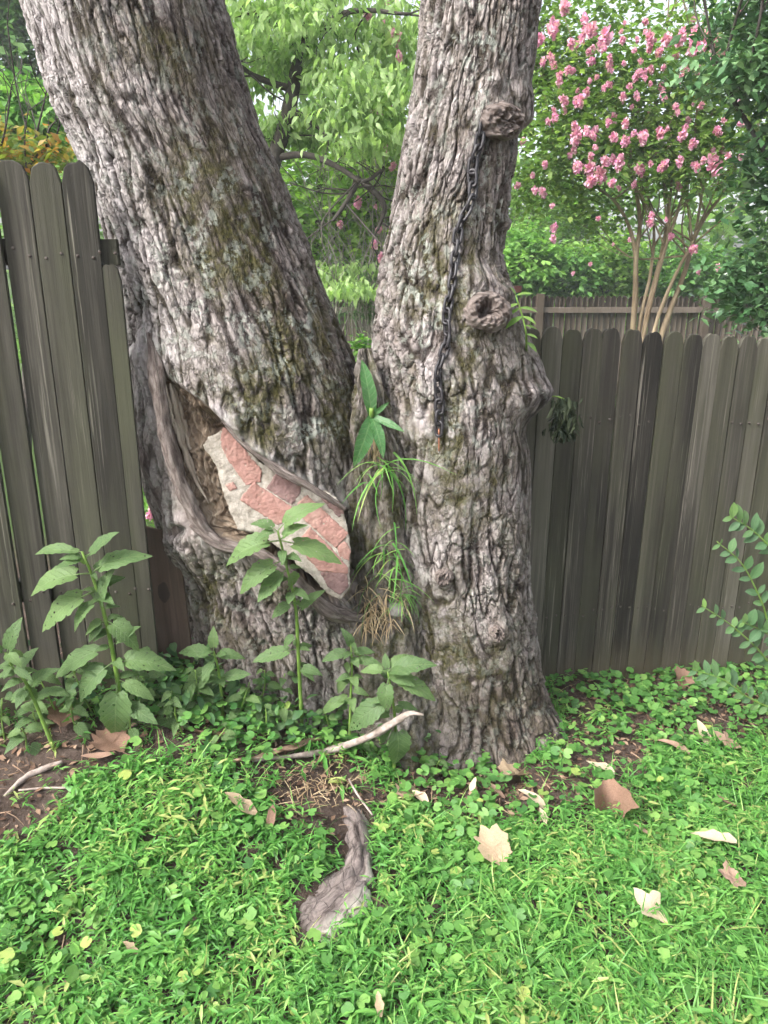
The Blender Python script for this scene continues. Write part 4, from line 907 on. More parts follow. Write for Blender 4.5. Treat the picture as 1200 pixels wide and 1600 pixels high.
# ------------------------------------------------------------------ privet at the right edge
oval = leaf_grid(1, .5, 6, lambda u: max(.03, math.sin(math.pi*min(1, u*.96+.04))**.75), .2, .15)
def one_leaf(name, tpl, mat, tint=.5):
    me = MB().add(tpl[0], tpl[1], tint).mesh(name); me.materials.append(M[mat]); return me
OV = one_leaf('oval_leaf', oval, 'privet', .4); OVY = one_leaf('oval_leaf', oval, 'privet', 1.0)
pv = thing('privet_shrub', 'privet shrub at the right edge reaching thin leafy sprigs before the fence', 'shrub', tuple(G(1290, 1130)))
rr = random.Random(5)
for spx in ([(1290,960),(1225,880),(1180,832),(1140,806)], [(1300,1060),(1215,1000),(1190,940),(1160,882),(1120,846)], [(1300,1090),(1215,1045),(1180,1010),(1140,975),(1096,946)], [(1300,1120),(1215,1108),(1170,1090),(1130,1062),(1082,1046)], [(1290,1040),(1230,1010),(1190,985),(1160,972)]):
    base_ = G(1290, 1130)+np.array([rr.uniform(-.05, .05), rr.uniform(-.05, .05), 0])
    pts = [base_]+[P(x, y, 2.62-.03*k) for k, (x, y) in enumerate(spx)]; sp = spline(pts, 40)
    br = child('branch', MB().add(*tube(sp, np.linspace(.006, .0016, 40), 6)).mesh('branch'), M['stem'], pv)
    for k in range(8, 40):
        if k % 5 in (1, 2, 4): continue
        d = sp[min(k+1, 39)]-sp[k-1]; d /= np.linalg.norm(d)
        for s in (-1, 1):
            side = np.cross(d, [0, -1, .2]); L = rr.uniform(.036, .052)*(1.0 if k < 36 else .8)
            tip = sp[k]+(side*s*rr.uniform(.7, 1.1)+d*rr.uniform(.3, .9)+np.array([0, rr.uniform(-.5, .3), rr.uniform(-.1, .4)]))*L
            ob = set_leaf(OVY if k > 35 else OV, M['privet'], br, sp[k], tip, rr.uniform(.8, 1.1), (rr.uniform(-.5, .5), -.8, .7)); 

# ------------------------------------------------------------------ things growing on and hung from the trunks
sp_root = thing('sprout', 'bright green leafy sprout growing from the trunk beside the round knot', 'sprout', tuple(hit(828, 545, 1)))
spx = [(830,548),(822,520),(815,490),(806,462)]; ys = hit(822, 545, 1)[1]; pts = [hit(828, 545, 1)]+[P(x, y, ys-.05) for x, y in spx[1:]]; sp = spline(pts, 14)
child('stem', MB().add(*tube(sp, np.linspace(.004, .002, 14), 6)).mesh('stem'), M['stem'], sp_root)
LS = one_leaf('sprout_leaf', leaf_grid(1, .36, 7, lambda u: max(.03, math.sin(math.pi*min(1, u*.95+.05))**.9), .2, .3), 'sprout', .5)
for (b, tp, w) in (((806,464),(832,452),.9),((806,464),(800,446),.8),((810,475),(790,478),1),((812,480),(843,480),1),((815,492),(788,506),1),((816,496),(840,500),1),((820,510),(842,510),.9),((822,520),(842,524),1),((826,535),(842,545),1.1),((812,482),(790,492),1)):
    i = int(np.argmin([np.hypot(*(np.array(proj(q)[:2])-b)) for q in sp])); set_leaf(LS, M['sprout'], sp_root, sp[i], P(tp[0], tp[1], sp[i][1]-.03+.03*random.random()), w)
dk = thing('dock_plant', 'glossy long-leaved plant rooted in the crotch between the trunks', 'plant', tuple(hit(590, 655, 1, .01)))
LD = one_leaf('dock_leaf', leaf_grid(1, .25, 9, lambda u: max(.04, math.sin(math.pi*min(1, u*.9+.1))**.7), .3, .3, .02), 'dock', .5)
c0 = hit(586, 652, 2, .02)
for tp, w, dy in (((573,560),1.0,-.02),((606,630),.8,-.04),((630,668),.8,-.08),((560,726),1.25,-.10),((604,706),1.1,-.10),((578,606),.8,.02)):
    set_leaf(LD, M['dock'], dk, c0, P(tp[0], tp[1], c0[1]+dy), w, (.3, -1, .4))
child('stem', MB().add(*tube(spline([c0+np.array([0,.12,-.05]), c0, c0+np.array([0,-.01,.03])], 6), .008, 6)).mesh('stem'), M['stem'], dk)
bl2 = leaf_grid(1, .05, 7, lambda u: max(.03, (1-u)**.5), .3, .75)
def tuft(name, label, px, py, which, n, mat, L=(.06, .16), spread=10, seed=0, off=.015, fz=(-.3, .9), sy=None):
    r2 = np.random.default_rng(seed); q = np.array([hit(px+r2.normal(0, spread), py+r2.normal(0, sy or spread), which, off) for _ in range(n)])
    a = r2.uniform(-2.9, -.2, n); fwd = np.stack([np.cos(a), np.sin(a)*.8, r2.uniform(fz[0], fz[1], n)], 1)
    root = thing(name, label, 'grass tuft', tuple(q.mean(0)))
    scat_obj('blades', [scatter(bl2, q, basis(fwd, np.array([0,0,1.])+r2.normal(0, .2, (n, 3))), r2.uniform(*L, n), r2.uniform(.3, 1, n))], M[mat], root, 'stuff'); return root
tuft('grass_tuft', 'arching grass tuft high in the crotch just under the dock leaves', 594, 728, 2, 22, 'grass', (.09, .22), 9, 3, .015, (-.7, .8))
tuft('grass_tuft', 'fresh grass tuft in the cleft beside the brickwork', 612, 868, 2, 30, 'grass', (.06, .18), 12, 4, .015, (-.6, .9), sy=24)
tuft('grass_tuft', 'small grass tuft above the grey stone in the cleft', 626, 935, 2, 26, 'grass', (.05, .11), 8, 5)
tuft('dry_grass_tuft', 'reddish dry grass tangled at the bottom of the cleft', 585, 945, 2, 110, 'straw', (.04, .11), 18, 6, .01, (-.9, .3))
tuft('dry_grass_tuft', 'brown withered strands hanging below the dock plant', 588, 690, 2, 22, 'straw', (.05, .10), 6, 7, .01, (-1.8, -.6))
wilt_leaf = leaf_grid(1, .30, 6, lambda u: max(.03, math.sin(math.pi*min(1, u*.9+.1))**.8), 1.1, .2, .05)
# wilted weed on the stub
ww = thing('wilted_weed', 'dark wilted weed drooping from the stub on the right flank', 'weed', tuple(hit(858, 615, 1)))
h0 = P(858, 618, 2.72); h1 = P(878, 622, 2.70); sp = spline([P(846, 618, 2.75), h1, P(893, 640, 2.69)], 10)
child('stem', MB().add(*tube(sp, .003, 6)).mesh('stem'), M['stem'], ww)
r2 = np.random.default_rng(8); n = 260; q = np.array([P(881+r2.normal(0, 10), 648+r2.uniform(-28, 30), 2.66+r2.normal(0, .03)) for _ in range(n)]); a = r2.uniform(0, 6.28, n)
fwd = np.stack([np.cos(a)*.35, np.sin(a)*.35, np.full(n, -1.)], 1)
scat_obj('withered_leaves', [scatter(wilt_leaf, q, basis(fwd, r2.normal(0, 1, (n, 3))), r2.uniform(.020, .050, n), r2.uniform(0, 1, n))], M['wilt'], ww, 'stuff')
# stone
def rock(name, c, s, seed, mat):
    bm = bmesh.new(); bmesh.ops.create_icosphere(bm, subdivisions=2, radius=1)
    for v in bm.verts:
        k = max(abs(v.co.x), abs(v.co.y), abs(v.co.z)); v.co = v.co.lerp(v.co/k, .7)
        f = 1+.12*float(noise(np.array(v.co.x*1.7+seed), np.array(v.co.z*1.7+v.co.y)))
        v.co = Vector((v.co.x*s[0]*f, v.co.y*s[1]*f, v.co.z*s[2]*f))
    bmesh.ops.rotate(bm, verts=bm.verts, matrix=Matrix.Rotation(.35, 3, 'Z') @ Matrix.Rotation(.2, 3, 'Y'))
    me = bpy.data.meshes.new(name); bm.to_mesh(me); bm.free(); return link(name, me, mat, None, c)
tag(rock('stone', tuple(hit(614, 950, 2, .012)), (.027,.03,.022), 3, M['stone']), 'small grey angular stone lodged in the cleft between the trunks', 'stone')

# chain
ch = thing('chain', 'rusty dark iron chain hanging down the upright trunk from a grown-over ledge', 'chain', tuple(hit(760, 195, 1)))
def link_mesh():
    a = np.linspace(0, 2*np.pi, 16, endpoint=False); ln, w, r = .024, .0125, .0054
    pts = np.stack([np.sign(np.cos(a))*np.abs(np.cos(a))**.8*w, np.zeros(16), np.sin(a)*(w)+np.sign(np.sin(a))*(ln-w)*np.clip(np.abs(np.sin(a))*3, 0, 1)], 1)
    V = []; m = 16; n = 7
    for i in range(m):
        t = pts[(i+1) % m]-pts[i-1]; t /= np.linalg.norm(t); s = np.array([0,1.,0]); u = np.cross(t, s)
        for k in range(n):
            b = 2*np.pi*k/n; V.append(pts[i]+r*(math.cos(b)*s+math.sin(b)*u))
    F = [(i*n+k, i*n+(k+1) % n, ((i+1) % m)*n+(k+1) % n, ((i+1) % m)*n+k) for i in range(m) for k in range(n)]
    me = mesh_np('chain_link', np.array(V), [np.array(F)]); me.materials.append(M['iron']); return me
LM = link_mesh()
cp = spline([hit(x, y, 1, .014, 9) for x, y in ((758,206),(755,228),(747,262),(738,305),(727,350),(714,395),(704,440),(696,485),(690,530),(686,575),(684,620),(684,664))], 400)
for _ in range(30): cp[1:-1] = .5*cp[1:-1]+.25*(cp[:-2]+cp[2:])
arc = np.concatenate([[0], np.cumsum(np.linalg.norm(np.diff(cp, axis=0), axis=1))]); pitch = .036; rr = random.Random(2); k = 0
while k*pitch < arc[-1]:
    s = k*pitch; p = np.array([np.interp(s, arc, cp[:, i]) for i in range(3)]); p2 = np.array([np.interp(min(s+.01, arc[-1]), arc, cp[:, i]) for i in range(3)]); d = p2-p
    if np.linalg.norm(d) < 1e-6: d = np.array([0, 0, -.01])
    d /= np.linalg.norm(d)
    qt = Vector(d).to_track_quat('Z', 'Y') @ Quaternion((0, 0, 1), (math.pi/2)*(k % 2)+.6+.35*math.sin(k*.23)+rr.uniform(-.15, .15))
    o = link('link', LM, M['iron'], ch); o.location = Vector(p)-ch.location; o.rotation_mode = 'QUATERNION'; o.rotation_quaternion = qt; k += 1
rn = [hit(684, 668, 1, .012), hit(683, 700, 1, .012)]
child('rusty_hook', MB().add(*tube(spline(rn, 6), .003, 6)).mesh('rusty_hook'), M['rust'], ch)

# ------------------------------------------------------------------ fallen leaves, sticks, exposed root
def maple_leaf(seed, lobes=5, cut=.42, curl=.25):
    r_ = random.Random(seed)
    five = [(0,.54),(.14,.40),(.33,.44),(.36,.26),(.54,.14),(.42,-.04),(.42,-.26),(.20,-.32),(.04,-.42),(-.04,-.42),(-.20,-.30),(-.40,-.28),(-.42,-.04),(-.56,.12),(-.30,.20),(-.34,.42),(-.14,.40)]
    three = [(0,.56),(.14,.36),(.22,.18),(.40,.20),(.52,.05),(.36,-.10),(.30,-.28),(.06,-.42),(-.06,-.42),(-.28,-.30),(-.34,-.12),(-.46,.02),(-.40,.16),(-.20,.18),(-.12,.34)]
    base = five if lobes >= 4 else three; n0 = len(base); out = []
    base = [(x*r_.uniform(.85, 1.15)*(1.0 if x > 0 else r_.uniform(.7, 1.1)), y*r_.uniform(.9, 1.1)) for x, y in base]
    for k in range(n0):
        (x0, y0), (x1, y1) = base[k], base[(k+1) % n0]
        for u in (0, .34, .67): out.append((x0+(x1-x0)*u+r_.uniform(-.018, .018), y0+(y1-y0)*u+r_.uniform(-.018, .018)))
    n = len(out); V = [(0, -.05, 0)]; A = [.9]; ph = r_.uniform(0, 6); ax_ = r_.uniform(-.6, .6)
    for s in (.33, .66, 1):
        for x, y in out:
            u = (x*math.cos(ax_)+y*math.sin(ax_))*s; r0 = math.hypot(x, y)*s
            V.append((x*s, y*s, curl*(2.6*u*u+.5*r0*math.sin(2*math.atan2(y, x)+ph)*r0*2)+.02*math.sin(11*x*s+ph)+.014*math.sin(17*y*s))); A.append((.5, .25, .1)[int(s*3-.5)])
    F3 = [(0, 1+k, 1+(k+1) % n) for k in range(n)]; F4 = [(1+j*n+k, 1+(j+1)*n+k, 1+(j+1)*n+(k+1) % n, 1+j*n+(k+1) % n) for j in range(2) for k in range(n)]
    mb = MB().add(np.array(V), [np.array(F3), np.array(F4)], np.array(A))
    t, f = tube(spline([(0,-.30,.02),(0,-.5,.03),(.06,-.72,.06)], 5), .010, 5); mb.add(t, f, .9); return mb
def torn_leaf(seed):
    r_ = random.Random(seed); n = 7; V = []
    for i in range(n):
        u = i/(n-1); w = .22*math.sin(math.pi*min(1, .12+u*.86))*(1+.3*r_.uniform(-1, 1))
        for c in (-1, 0, 1): V.append((c*w, u-.5, .10*math.sin(u*3+seed)+abs(c)*w*.35))
    F = [(i*3+c, i*3+c+1, i*3+c+4, i*3+c+3) for i in range(n-1) for c in range(2)]
    return MB().add(np.array(V), [np.array(F)], .2)
def fallen(px, py, size_px, mat, label, kind='maple', yaw=0.0, pitch=.0, roll=.0, seed=0, lobes=5, cut=.42, curl=.25, h=.03, cat='fallen leaf'):
    g = G(px, py); s = size_px/FPX*proj(g)[2]
    mb = maple_leaf(seed, lobes, cut, curl) if kind == 'maple' else torn_leaf(seed)
    o = link('fallen_leaf', mb.mesh('fallen_leaf'), M[mat]); o.location = g+np.array([0, -.01, h+.014]); o.scale = (s, s, s)
    o.rotation_euler = (pitch, roll, yaw)
    return tag(o, label, cat, 'fallen leaves on the ground')
fallen(768,1352,68,'tan','large tan lobed dry leaf lying on the grass below the upright trunk',yaw=.5,pitch=.45,seed=1,lobes=5,cut=.5,h=.055)
fallen(1010,1445,66,'cream','pale cream dry leaf lying on the lowest grass','maple',.8,.4,.1,2,3,.45,.2,.055)
fallen(947,1272,62,'russet','curled russet-brown dry leaf standing in the grass','maple',-.3,1.0,.25,3,5,.3,1.1,.05)
fallen(802,1224,50,'tan','tan dry leaf at the very foot of the upright trunk','maple',2.2,.4,.2,4,5,.5,.5,.03)
fallen(772,1246,36,'pink','crumpled brownish leaf next to the tan leaf at the trunk foot','torn',1.2,.3,.3,5,h=.02)
fallen(828,1266,48,'cream','whitish torn leaf on the litter below the trunk foot','torn',1.0,.25,.1,6,h=.035)
fallen(845,1290,30,'cream','small white leaf scrap under the whitish torn leaf','torn',.2,.4,.3,7,h=.03)
fallen(1108,1332,66,'cream','long pale peeling leaf strip in the grass near the right edge','torn',1.25,.2,.1,8,h=.05)
fallen(1136,1392,52,'pink','pinkish-brown dry leaf with dark edge low at the right edge','maple',1.5,.4,-.1,9,3,.4,.3,.045)
fallen(1134,1174,50,'pink','pinkish tan leaf among ground ivy below the right fence','maple',1.2,.35,.1,10,3,.4,.3,.03)
fallen(1094,1158,44,'cream','pale leaf touching the pinkish tan one below the right fence','torn',.3,.4,.2,11,h=.03)
fallen(1050,1180,52,'pink','narrow faded leaf strip lying in the litter','torn',1.1,.1,.1,12,h=.025)
fallen(1062,1070,38,'russet','brown leaf with a hole leaning at the foot of the fence','maple',.4,.9,.1,13,4,.4,.3,.025)
fallen(935,1210,48,'cream','grey-white twig-like leaf strip right of the trunk foot','torn',.8,.2,.2,14,h=.02)
fallen(176,1172,64,'russet','broad brown leaf half under the tall weed by the fence','maple',1.0,.25,.1,15,5,.35,.3,.02)
fallen(155,1192,46,'pink','faded leaf in front of the broad brown one on bare soil','torn',1.9,.1,.1,16,h=.02)
fallen(378,1276,58,'tan','tan torn leaf in the grass before the exposed root','torn',1.3,.3,.1,17,h=.04)
fallen(425,1294,36,'russet','small russet leaf beside the tan torn leaf','torn',.1,.4,.3,18,h=.035)
fallen(640,1250,46,'pink','pinkish dry leaf lying under the heart-leaved weed','maple',2.0,.2,.1,19,5,.4,.4,.02)
fallen(655,1262,34,'cream','pale scrap on top of the pinkish leaf under the weed','torn',.7,.3,.0,20,h=.035)
fallen(738,1240,22,'cream','tiny white curled leaf upright at the trunk foot','torn',-.4,.9,.2,21,h=.03)
fallen(1130,1265,30,'russet','small brown leaf sunk in the grass at mid right','torn',1.0,.3,.2,22,h=.03)
fallen(998,1312,26,'pink','little faded leaf below the russet curled leaf','torn',1.3,.3,.2,23,h=.035)
fallen(208,1500,30,'tan','small tan leaf scrap in the lower left grass','torn',1.2,.2,.2,24,h=.035)
fallen(100,1125,60,'russet','reddish leaf pile scrap under the sprawling weed','maple',.3,.3,.2,25,5,.4,.3,.02)
fallen(592,1590,34,'tan','tan stub of leaf poking up at the bottom edge','torn',.2,.8,.1,26,h=.04)
def stick(name, label, pts_px, rads, mat, h=.02, rough=.25, cat='stick', seed=0, nseg=9, lift=None):
    pts = []
    for k, (x, y) in enumerate(pts_px):
        g = G(x, y) if not (lift and lift[k] is not None) else P(x, y, lift[k]); pts.append(g+np.array([0, 0, h]))
    sp = spline(pts, 26); rd = np.interp(np.linspace(0, 1, 26), np.linspace(0, 1, len(rads)), rads)
    V, f = tube(sp, rd, nseg, True, rough, seed)
    o = link(name, MB().add(V, f, .3).mesh(name), mat); return tag(o, label, cat)
stick('stick', 'dead branch with a pale broken tip rising before the trunks', [(395,1198),(470,1190),(520,1180),(575,1160),(612,1140),(640,1124),(662,1126)], [.006,.009,.012,.013,.014,.009,.003], M['dead'], .022, .35, seed=1, lift=[None,None,None,2.28,2.26,2.24,2.23])
stick('stick', 'curved pale twig on the bare soil at the left edge', [(8,1250),(40,1222),(70,1206),(98,1196)], [.005,.009,.010,.006], M['dead'], .012, .3, seed=2)
stick('stick', 'thin straight twig across the bare soil', [(30,1240),(70,1236),(118,1236)], [.003,.004,.003], M['dead'], .01, .3, seed=3)
stick('stick', 'thin pale stalk slanting down from the branch', [(545,1230),(560,1256),(582,1286)], [.003,.004,.003], M['dead'], .03, .2, seed=4)
def strip(label, pts_px, w, mat, h=.02, seed=0):
    pts = np.array([G(x, y) for x, y in pts_px]); sp = spline(pts, 14); sp[:, 2] += h; d = np.gradient(sp, axis=0); s = np.cross(d, [0, 0, 1.]); s /= np.linalg.norm(s, axis=1)[:, None]
    r_ = np.random.default_rng(seed); ww_ = w*np.sin(np.linspace(.25, 2.9, 14))*(1+.25*r_.normal(0, 1, 14)); V = []
    for lay in (0, -.003):
        for i in range(14):
            for c, zz in ((-1, .006), (0, 0), (1, .008)): V.append(sp[i]+s[i]*c*ww_[i]+np.array([0, 0, zz+lay+.004*math.sin(i*1.3+seed)]))
    F = []
    for i in range(13):
        for c in (0, 1): F.append((i*3+c, i*3+c+1, i*3+c+4, i*3+c+3)); F.append((42+i*3+c+3, 42+i*3+c+4, 42+i*3+c+1, 42+i*3+c))
    o = link('bark_strip', MB().add(np.array(V), [np.array(F)], .2).mesh('bark_strip'), M[mat]); return tag(o, label, 'bark strip')
strip('long tan bark strip lying before the leaning trunk', [(362,1206),(420,1192),(470,1176),(505,1166)], .016, 'pink', .03, 1)
strip('rough bark piece on the soil below the short weed', [(300,1152),(345,1160),(400,1166)], .012, 'russet', .025, 2)
# exposed root: two weathered humps
def root_mat():
    m, t, out = nt('weathered_root'); cx = t.nodes.new('ShaderNodeCombineXYZ'); t.links.new(math_(t, 'MULTIPLY', attr(t, 'us'), 36.0), cx.inputs[0]); t.links.new(math_(t, 'MULTIPLY', attr(t, 'ul'), 17.0), cx.inputs[1])
    f = noise_n(t, cx.outputs[0], 1.0, 6, .7, .6); c = ramp(t, f, [(.34, (.030,.022,.019)), (.46, (.12,.098,.09)), (.6, (.20,.168,.155)), (.75, (.27,.235,.22))])
    vo = t.nodes.new('ShaderNodeTexVoronoi'); vo.feature = 'DISTANCE_TO_EDGE'; vo.inputs['Scale'].default_value = 1.1; t.links.new(cx.outputs[0], vo.inputs['Vector'])
    cr = ramp(t, vo.outputs['Distance'], [(0, (1,1,1)), (.035, (0,0,0))]); c = mix(t, math_(t, 'MULTIPLY', cr, .3), c, (.03,.024,.02))
    w = math_(t, 'MULTIPLY', attr(t, 'tint'), ramp(t, noise_n(t, coords(t), 22, 4, .6), [(.38, (0,0,0)), (.5, (1,1,1))])); c = mix(t, w, c, (.50,.46,.40))
    bsdf(t, out, c, .9, bump(t, math_(t, 'SUBTRACT', f, math_(t, 'MULTIPLY', cr, .3)), .8, .008), .15); return m
M['root'] = root_mat()
rt = thing('exposed_root', 'weathered grey tree root surfacing in the grass with a scraped pale edge', 'root', tuple(G(530, 1370)))
def hump(path_px, widths, hgt, seed):
    pts = spline([G(x, y) for x, y in path_px], 40); wd = np.interp(np.linspace(0, 1, 40), np.linspace(0, 1, len(widths)), widths)
    d = np.gradient(pts, axis=0); d[:, 2] = 0; s = np.cross(d, [0, 0, 1.]); s /= np.linalg.norm(s, axis=1)[:, None]; V = []; A = []; US = []; UL = []
    m = 22
    for i in range(40):
        for k in range(m):
            c = -1+2*k/(m-1); e = math.sin(math.pi*min(1, max(0, i/39)))**.4
            z = hgt*(max(0, 1-abs(c)**2.4))**.7*e-.035
            V.append(pts[i]+s[i]*c*wd[i]*(1+.28*float(noise(np.array(i*.35), np.array(float(seed+k//11)))))+np.array([0, 0, z+.004])); US.append(c*wd[i]); UL.append(i*.012); A.append(float(np.clip((c-.45)*2.6, 0, 1)*(1 if i < 26 else .5)))
    V = np.array(V); US = np.array(US); UL = np.array(UL); V[:, 2] += .010*fbm(US/.03, UL/.06, seed, 4)+.014*noise(V[:, 0]/.05, V[:, 1]/.06, seed)-.012*np.clip(1-np.abs(noise(US/.03, UL/.2, 8))/.1, 0, 1)
    F = [(i*m+k, i*m+k+1, (i+1)*m+k+1, (i+1)*m+k) for i in range(39) for k in range(m-1)]
    return mesh_np('root_hump', V, [np.array(F)], {'tint': np.array(A), 'us': US, 'ul': UL})
child('root_hump', hump([(462,1446),(500,1426),(536,1396),(556,1360),(560,1322),(553,1286),(542,1252)], [.050,.090,.095,.055,.042,.055,.035], .072, 3), M['root'], rt)

# ------------------------------------------------------------------ trees and shrubs behind
def crown_pts(c, rad, nc, per, clump, seed, hollow=.35):
    r2 = np.random.default_rng(seed); d = r2.normal(0, 1, (nc, 3)); d /= np.linalg.norm(d, axis=1)[:, None]
    cc = np.asarray(c)+d*np.asarray(rad)*(hollow+(1-hollow)*r2.uniform(0, 1, (nc, 1))**.6)
    p = np.repeat(cc, per, 0)+r2.normal(0, 1, (nc*per, 3))*np.asarray(clump); tb = np.repeat(r2.normal(0, .18, nc), per)
    return p, tb, r2
def leaves_mesh(p, tb, r2, tpl, size, droop, tint=.5, var=.2):
    n = len(p); a = r2.uniform(0, 6.28, n); fwd = np.stack([np.cos(a), np.sin(a), r2.normal(-droop, .4, n)], 1)
    return scatter(tpl, p, basis(fwd, np.array([0,0,1.])+r2.normal(0, .45, (n, 3))), size*r2.uniform(.65, 1.25, n), np.clip(tint+tb+r2.normal(0, var, n), 0, 1))
def twigs(mb, start, end, r0, depth, rnd, spread=.35, n=3):
    start = np.asarray(start, float); end = np.asarray(end, float); L = np.linalg.norm(end-start)
    mid = (start+end)/2+np.array([rnd.gauss(0, L*.08), rnd.gauss(0, L*.08), rnd.gauss(0, L*.06)])
    sp = spline([start, mid, end], 9); mb.add(*tube(sp, np.linspace(r0, r0*.55, 9), 6 if r0 < .03 else 9))
    if depth > 0:
        for k in range(n):
            b = sp[rnd.randint(4, 8)]; d = (end-start)/L+np.array([rnd.gauss(0, spread), rnd.gauss(0, spread), rnd.gauss(.05, spread)]); twigs(mb, b, b+d/np.linalg.norm(d)*L*rnd.uniform(.45, .75), r0*.5, depth-1, rnd, spread, n)
def tree(name, label, base, top, r0, crowns, mat, bark='limb', cat='tree', seed=0, limbs=6, group=None):
    root = thing(name, label, cat, tuple(base), group); rnd = random.Random(seed)
    sp = spline([base, (np.asarray(base)+top)/2+np.array([rnd.gauss(0, .15), rnd.gauss(0, .1), 0]), top], 14)
    child('trunk', MB().add(*tube(sp, np.linspace(r0, r0*.45, 14), 10, True, .15, seed)).mesh('trunk'), M[bark], root)
    mb = MB()
    for k in range(limbs):
        cr = crowns[k % len(crowns)]; b = sp[rnd.randint(6, 13)]
        e = np.asarray(cr[0])+np.asarray(cr[1])*np.array([rnd.uniform(-.6, .6), rnd.uniform(-.6, .6), rnd.uniform(-.5, .5)]); twigs(mb, b, e, r0*.35, 2, rnd)
    child('limbs', mb.mesh('limbs'), M[bark], root)
    parts = []
    for (c, rad, nc, per, clump, tpl, size, droop, tint) in crowns:
        p, tb, r2 = crown_pts(c, rad, nc, per, clump, rnd.randint(0, 9999)); parts.append(leaves_mesh(p, tb, r2, tpl, size, droop, tint))
    scat_obj('crown', parts, M[mat], root); return root
def at(px, py, Y): return P(px, py, Y)
g3 = lambda X, Y: np.array([X, Y, float(gz(X, Y))])
# dogwood-like tree with drooping leaves, seen through the V
b0 = at(440, 300, 7.0); dg = thing('dogwood_tree', 'slender tree with drooping pale leaves and a dark crooked trunk seen between the trunks', 'tree', tuple(g3(-1.1, 7.0)))
sp = spline([g3(-1.35, 7.0), at(395,420,7.0), at(425,260,7.0), at(452,170,7.0), at(465,80,7.0), at(472,-60,7.0), at(480,-200,7.0)], 30)
child('trunk', MB().add(*tube(sp, np.linspace(.085, .035, 30), 10, True, .15, 2)).mesh('trunk'), M['limb'], dg)
for k, pp in enumerate(([(430,246),(480,242),(530,262),(568,284),(600,262)], [(560,278),(545,310),(520,345)], [(452,170),(500,200),(540,240)], [(466,80),(540,20),(640,22)], [(470,60),(420,20),(365,25)], [(568,284),(600,320),(590,360)], [(458,140),(400,120),(360,90)])):
    mb = MB(); q = spline([at(x, y, 7.0-.12*j) for j, (x, y) in enumerate(pp)], 14); mb.add(*tube(q, np.linspace(.032, .012, 14), 8, True, .2, k)); rnd = random.Random(k)
    for j in range(5):
        b = q[rnd.randint(3, 13)]; twigs(mb, b, b+np.array([rnd.gauss(0, .3), rnd.gauss(0, .3), rnd.gauss(-.05, .25)]), .008, 1, rnd, .4, 2)
    child('branch', mb.mesh('branch'), M['limb'], dg)
parts = []
for k, (x, y, Y, rx, rz, nc) in enumerate(((430,30,6.6,.7,.35,60),(540,70,6.6,.75,.35,70),(440,110,6.5,.5,.25,40),(560,135,6.4,.5,.22,45),(420,200,6.5,.35,.15,22),(500,205,6.3,.45,.15,32),(600,210,6.4,.35,.15,24),(620,60,6.8,.5,.4,40),(520,-60,6.6,1.0,.4,60),(380,-60,6.8,.9,.4,50),(380,60,6.9,.5,.4,40),(530,425,6.8,.22,.14,16),(560,450,6.7,.2,.1,12))):
    p, tb, r2 = crown_pts(at(x, y, Y+.55*(k % 3)), (rx, rx*.7, rz), int(nc*.62), 30, (.16, .16, .025), 100+k, .1); parts.append(leaves_mesh(p, tb, r2, droopl, .088, .8, .68, .28))
scat_obj('crown', parts, M['f_dog'], dg)
# brighter understory behind it
tree('understory_tree', 'bright green broadleaf tree filling the gap below the drooping branches', g3(-1.0, 9.5), at(500, 250, 9.5), .07,
     [(at(500,320,9.3), (1.2,.8,.75), 130, 34, (.2,.2,.12), diam, .13, .2, .55), (at(600,300,9.5), (.9,.8,.8), 90, 34, (.2,.2,.12), diam, .13, .2, .45)], 'f_mid', seed=3)
# grey twiggy shrub
tw = thing('twiggy_shrub', 'bare grey twiggy shrub in front of the far fence between the trunks', 'shrub', tuple(g3(-.1, 8.5))); rnd = random.Random(6); mb = MB()
for k in range(16):
    b = g3(.02+rnd.uniform(-.2, .2), 8.5); twigs(mb, b, at(590+rnd.gauss(0, 32), 420+rnd.gauss(0, 30), 8.5+rnd.gauss(0, .3)), .012, 2, rnd, .45, 4)
M['twig'] = simple_mat('grey_twig', (.16,.145,.12), (.30,.28,.24), 30, .9)
child('twigs', mb.mesh('twigs'), M['twig'], tw)
p, tb, r2 = crown_pts(at(600, 450, 8.5), (.55,.4,.3), 50, 24, (.12,.12,.10), 5, .1); scat_obj('leaves', [leaves_mesh(p, tb, r2, blade, .25, -.2, .3)], M['f_dark'], tw)
# crepe myrtle
cm = thing('crepe_myrtle', 'multi-stemmed crepe myrtle with smooth tan stems and pink blossom clusters', 'tree', tuple(g3(2.55, 8.0))); rnd = random.Random(11); CY_ = 8.0
stems = [[(985,560),(992,470),(994,400),(1000,340),(985,260),(960,160),(930,40)], [(1000,560),(1012,480),(1030,410),(1045,330),(1050,240),(1040,120),(1045,0)], [(1012,560),(1030,490),(1060,420),(1085,370),(1100,290),(1130,200),(1160,90)],
         [(1020,560),(1045,490),(1068,430),(1090,360),(1130,300),(1160,240),(1190,170)], [(992,560),(1002,490),(1016,430),(1022,360),(1010,290),(1000,200),(990,80)], [(998,560),(1018,470),(1036,400),(1062,320),(1085,240),(1090,140),(1100,20)], [(994,480),(990,380),(965,320),(930,290),(895,250),(860,210)]]
for k, s in enumerate(stems):
    q = spline([at(x, y, CY_+(.25*math.sin(k*2.1))*j/6) for j, (x, y) in enumerate(s)], 26)
    if k < 6: q = np.vstack([g3(q[0][0]+.0, q[0][1]), q])
    mb = MB().add(*tube(q, np.linspace(.034 if k in (0,3) else .022, .007, len(q)), 9, True, .22, k))
    for j in range(7):
        b = q[rnd.randint(10, 24)]; twigs(mb, b, b+np.array([rnd.gauss(0, .22), rnd.gauss(0, .2), .3+abs(rnd.gauss(.2, .2))]), .010, 1, rnd, .25, 3)
    child('stem', mb.mesh('stem'), M['myrtle_bark'], cm)
parts = []
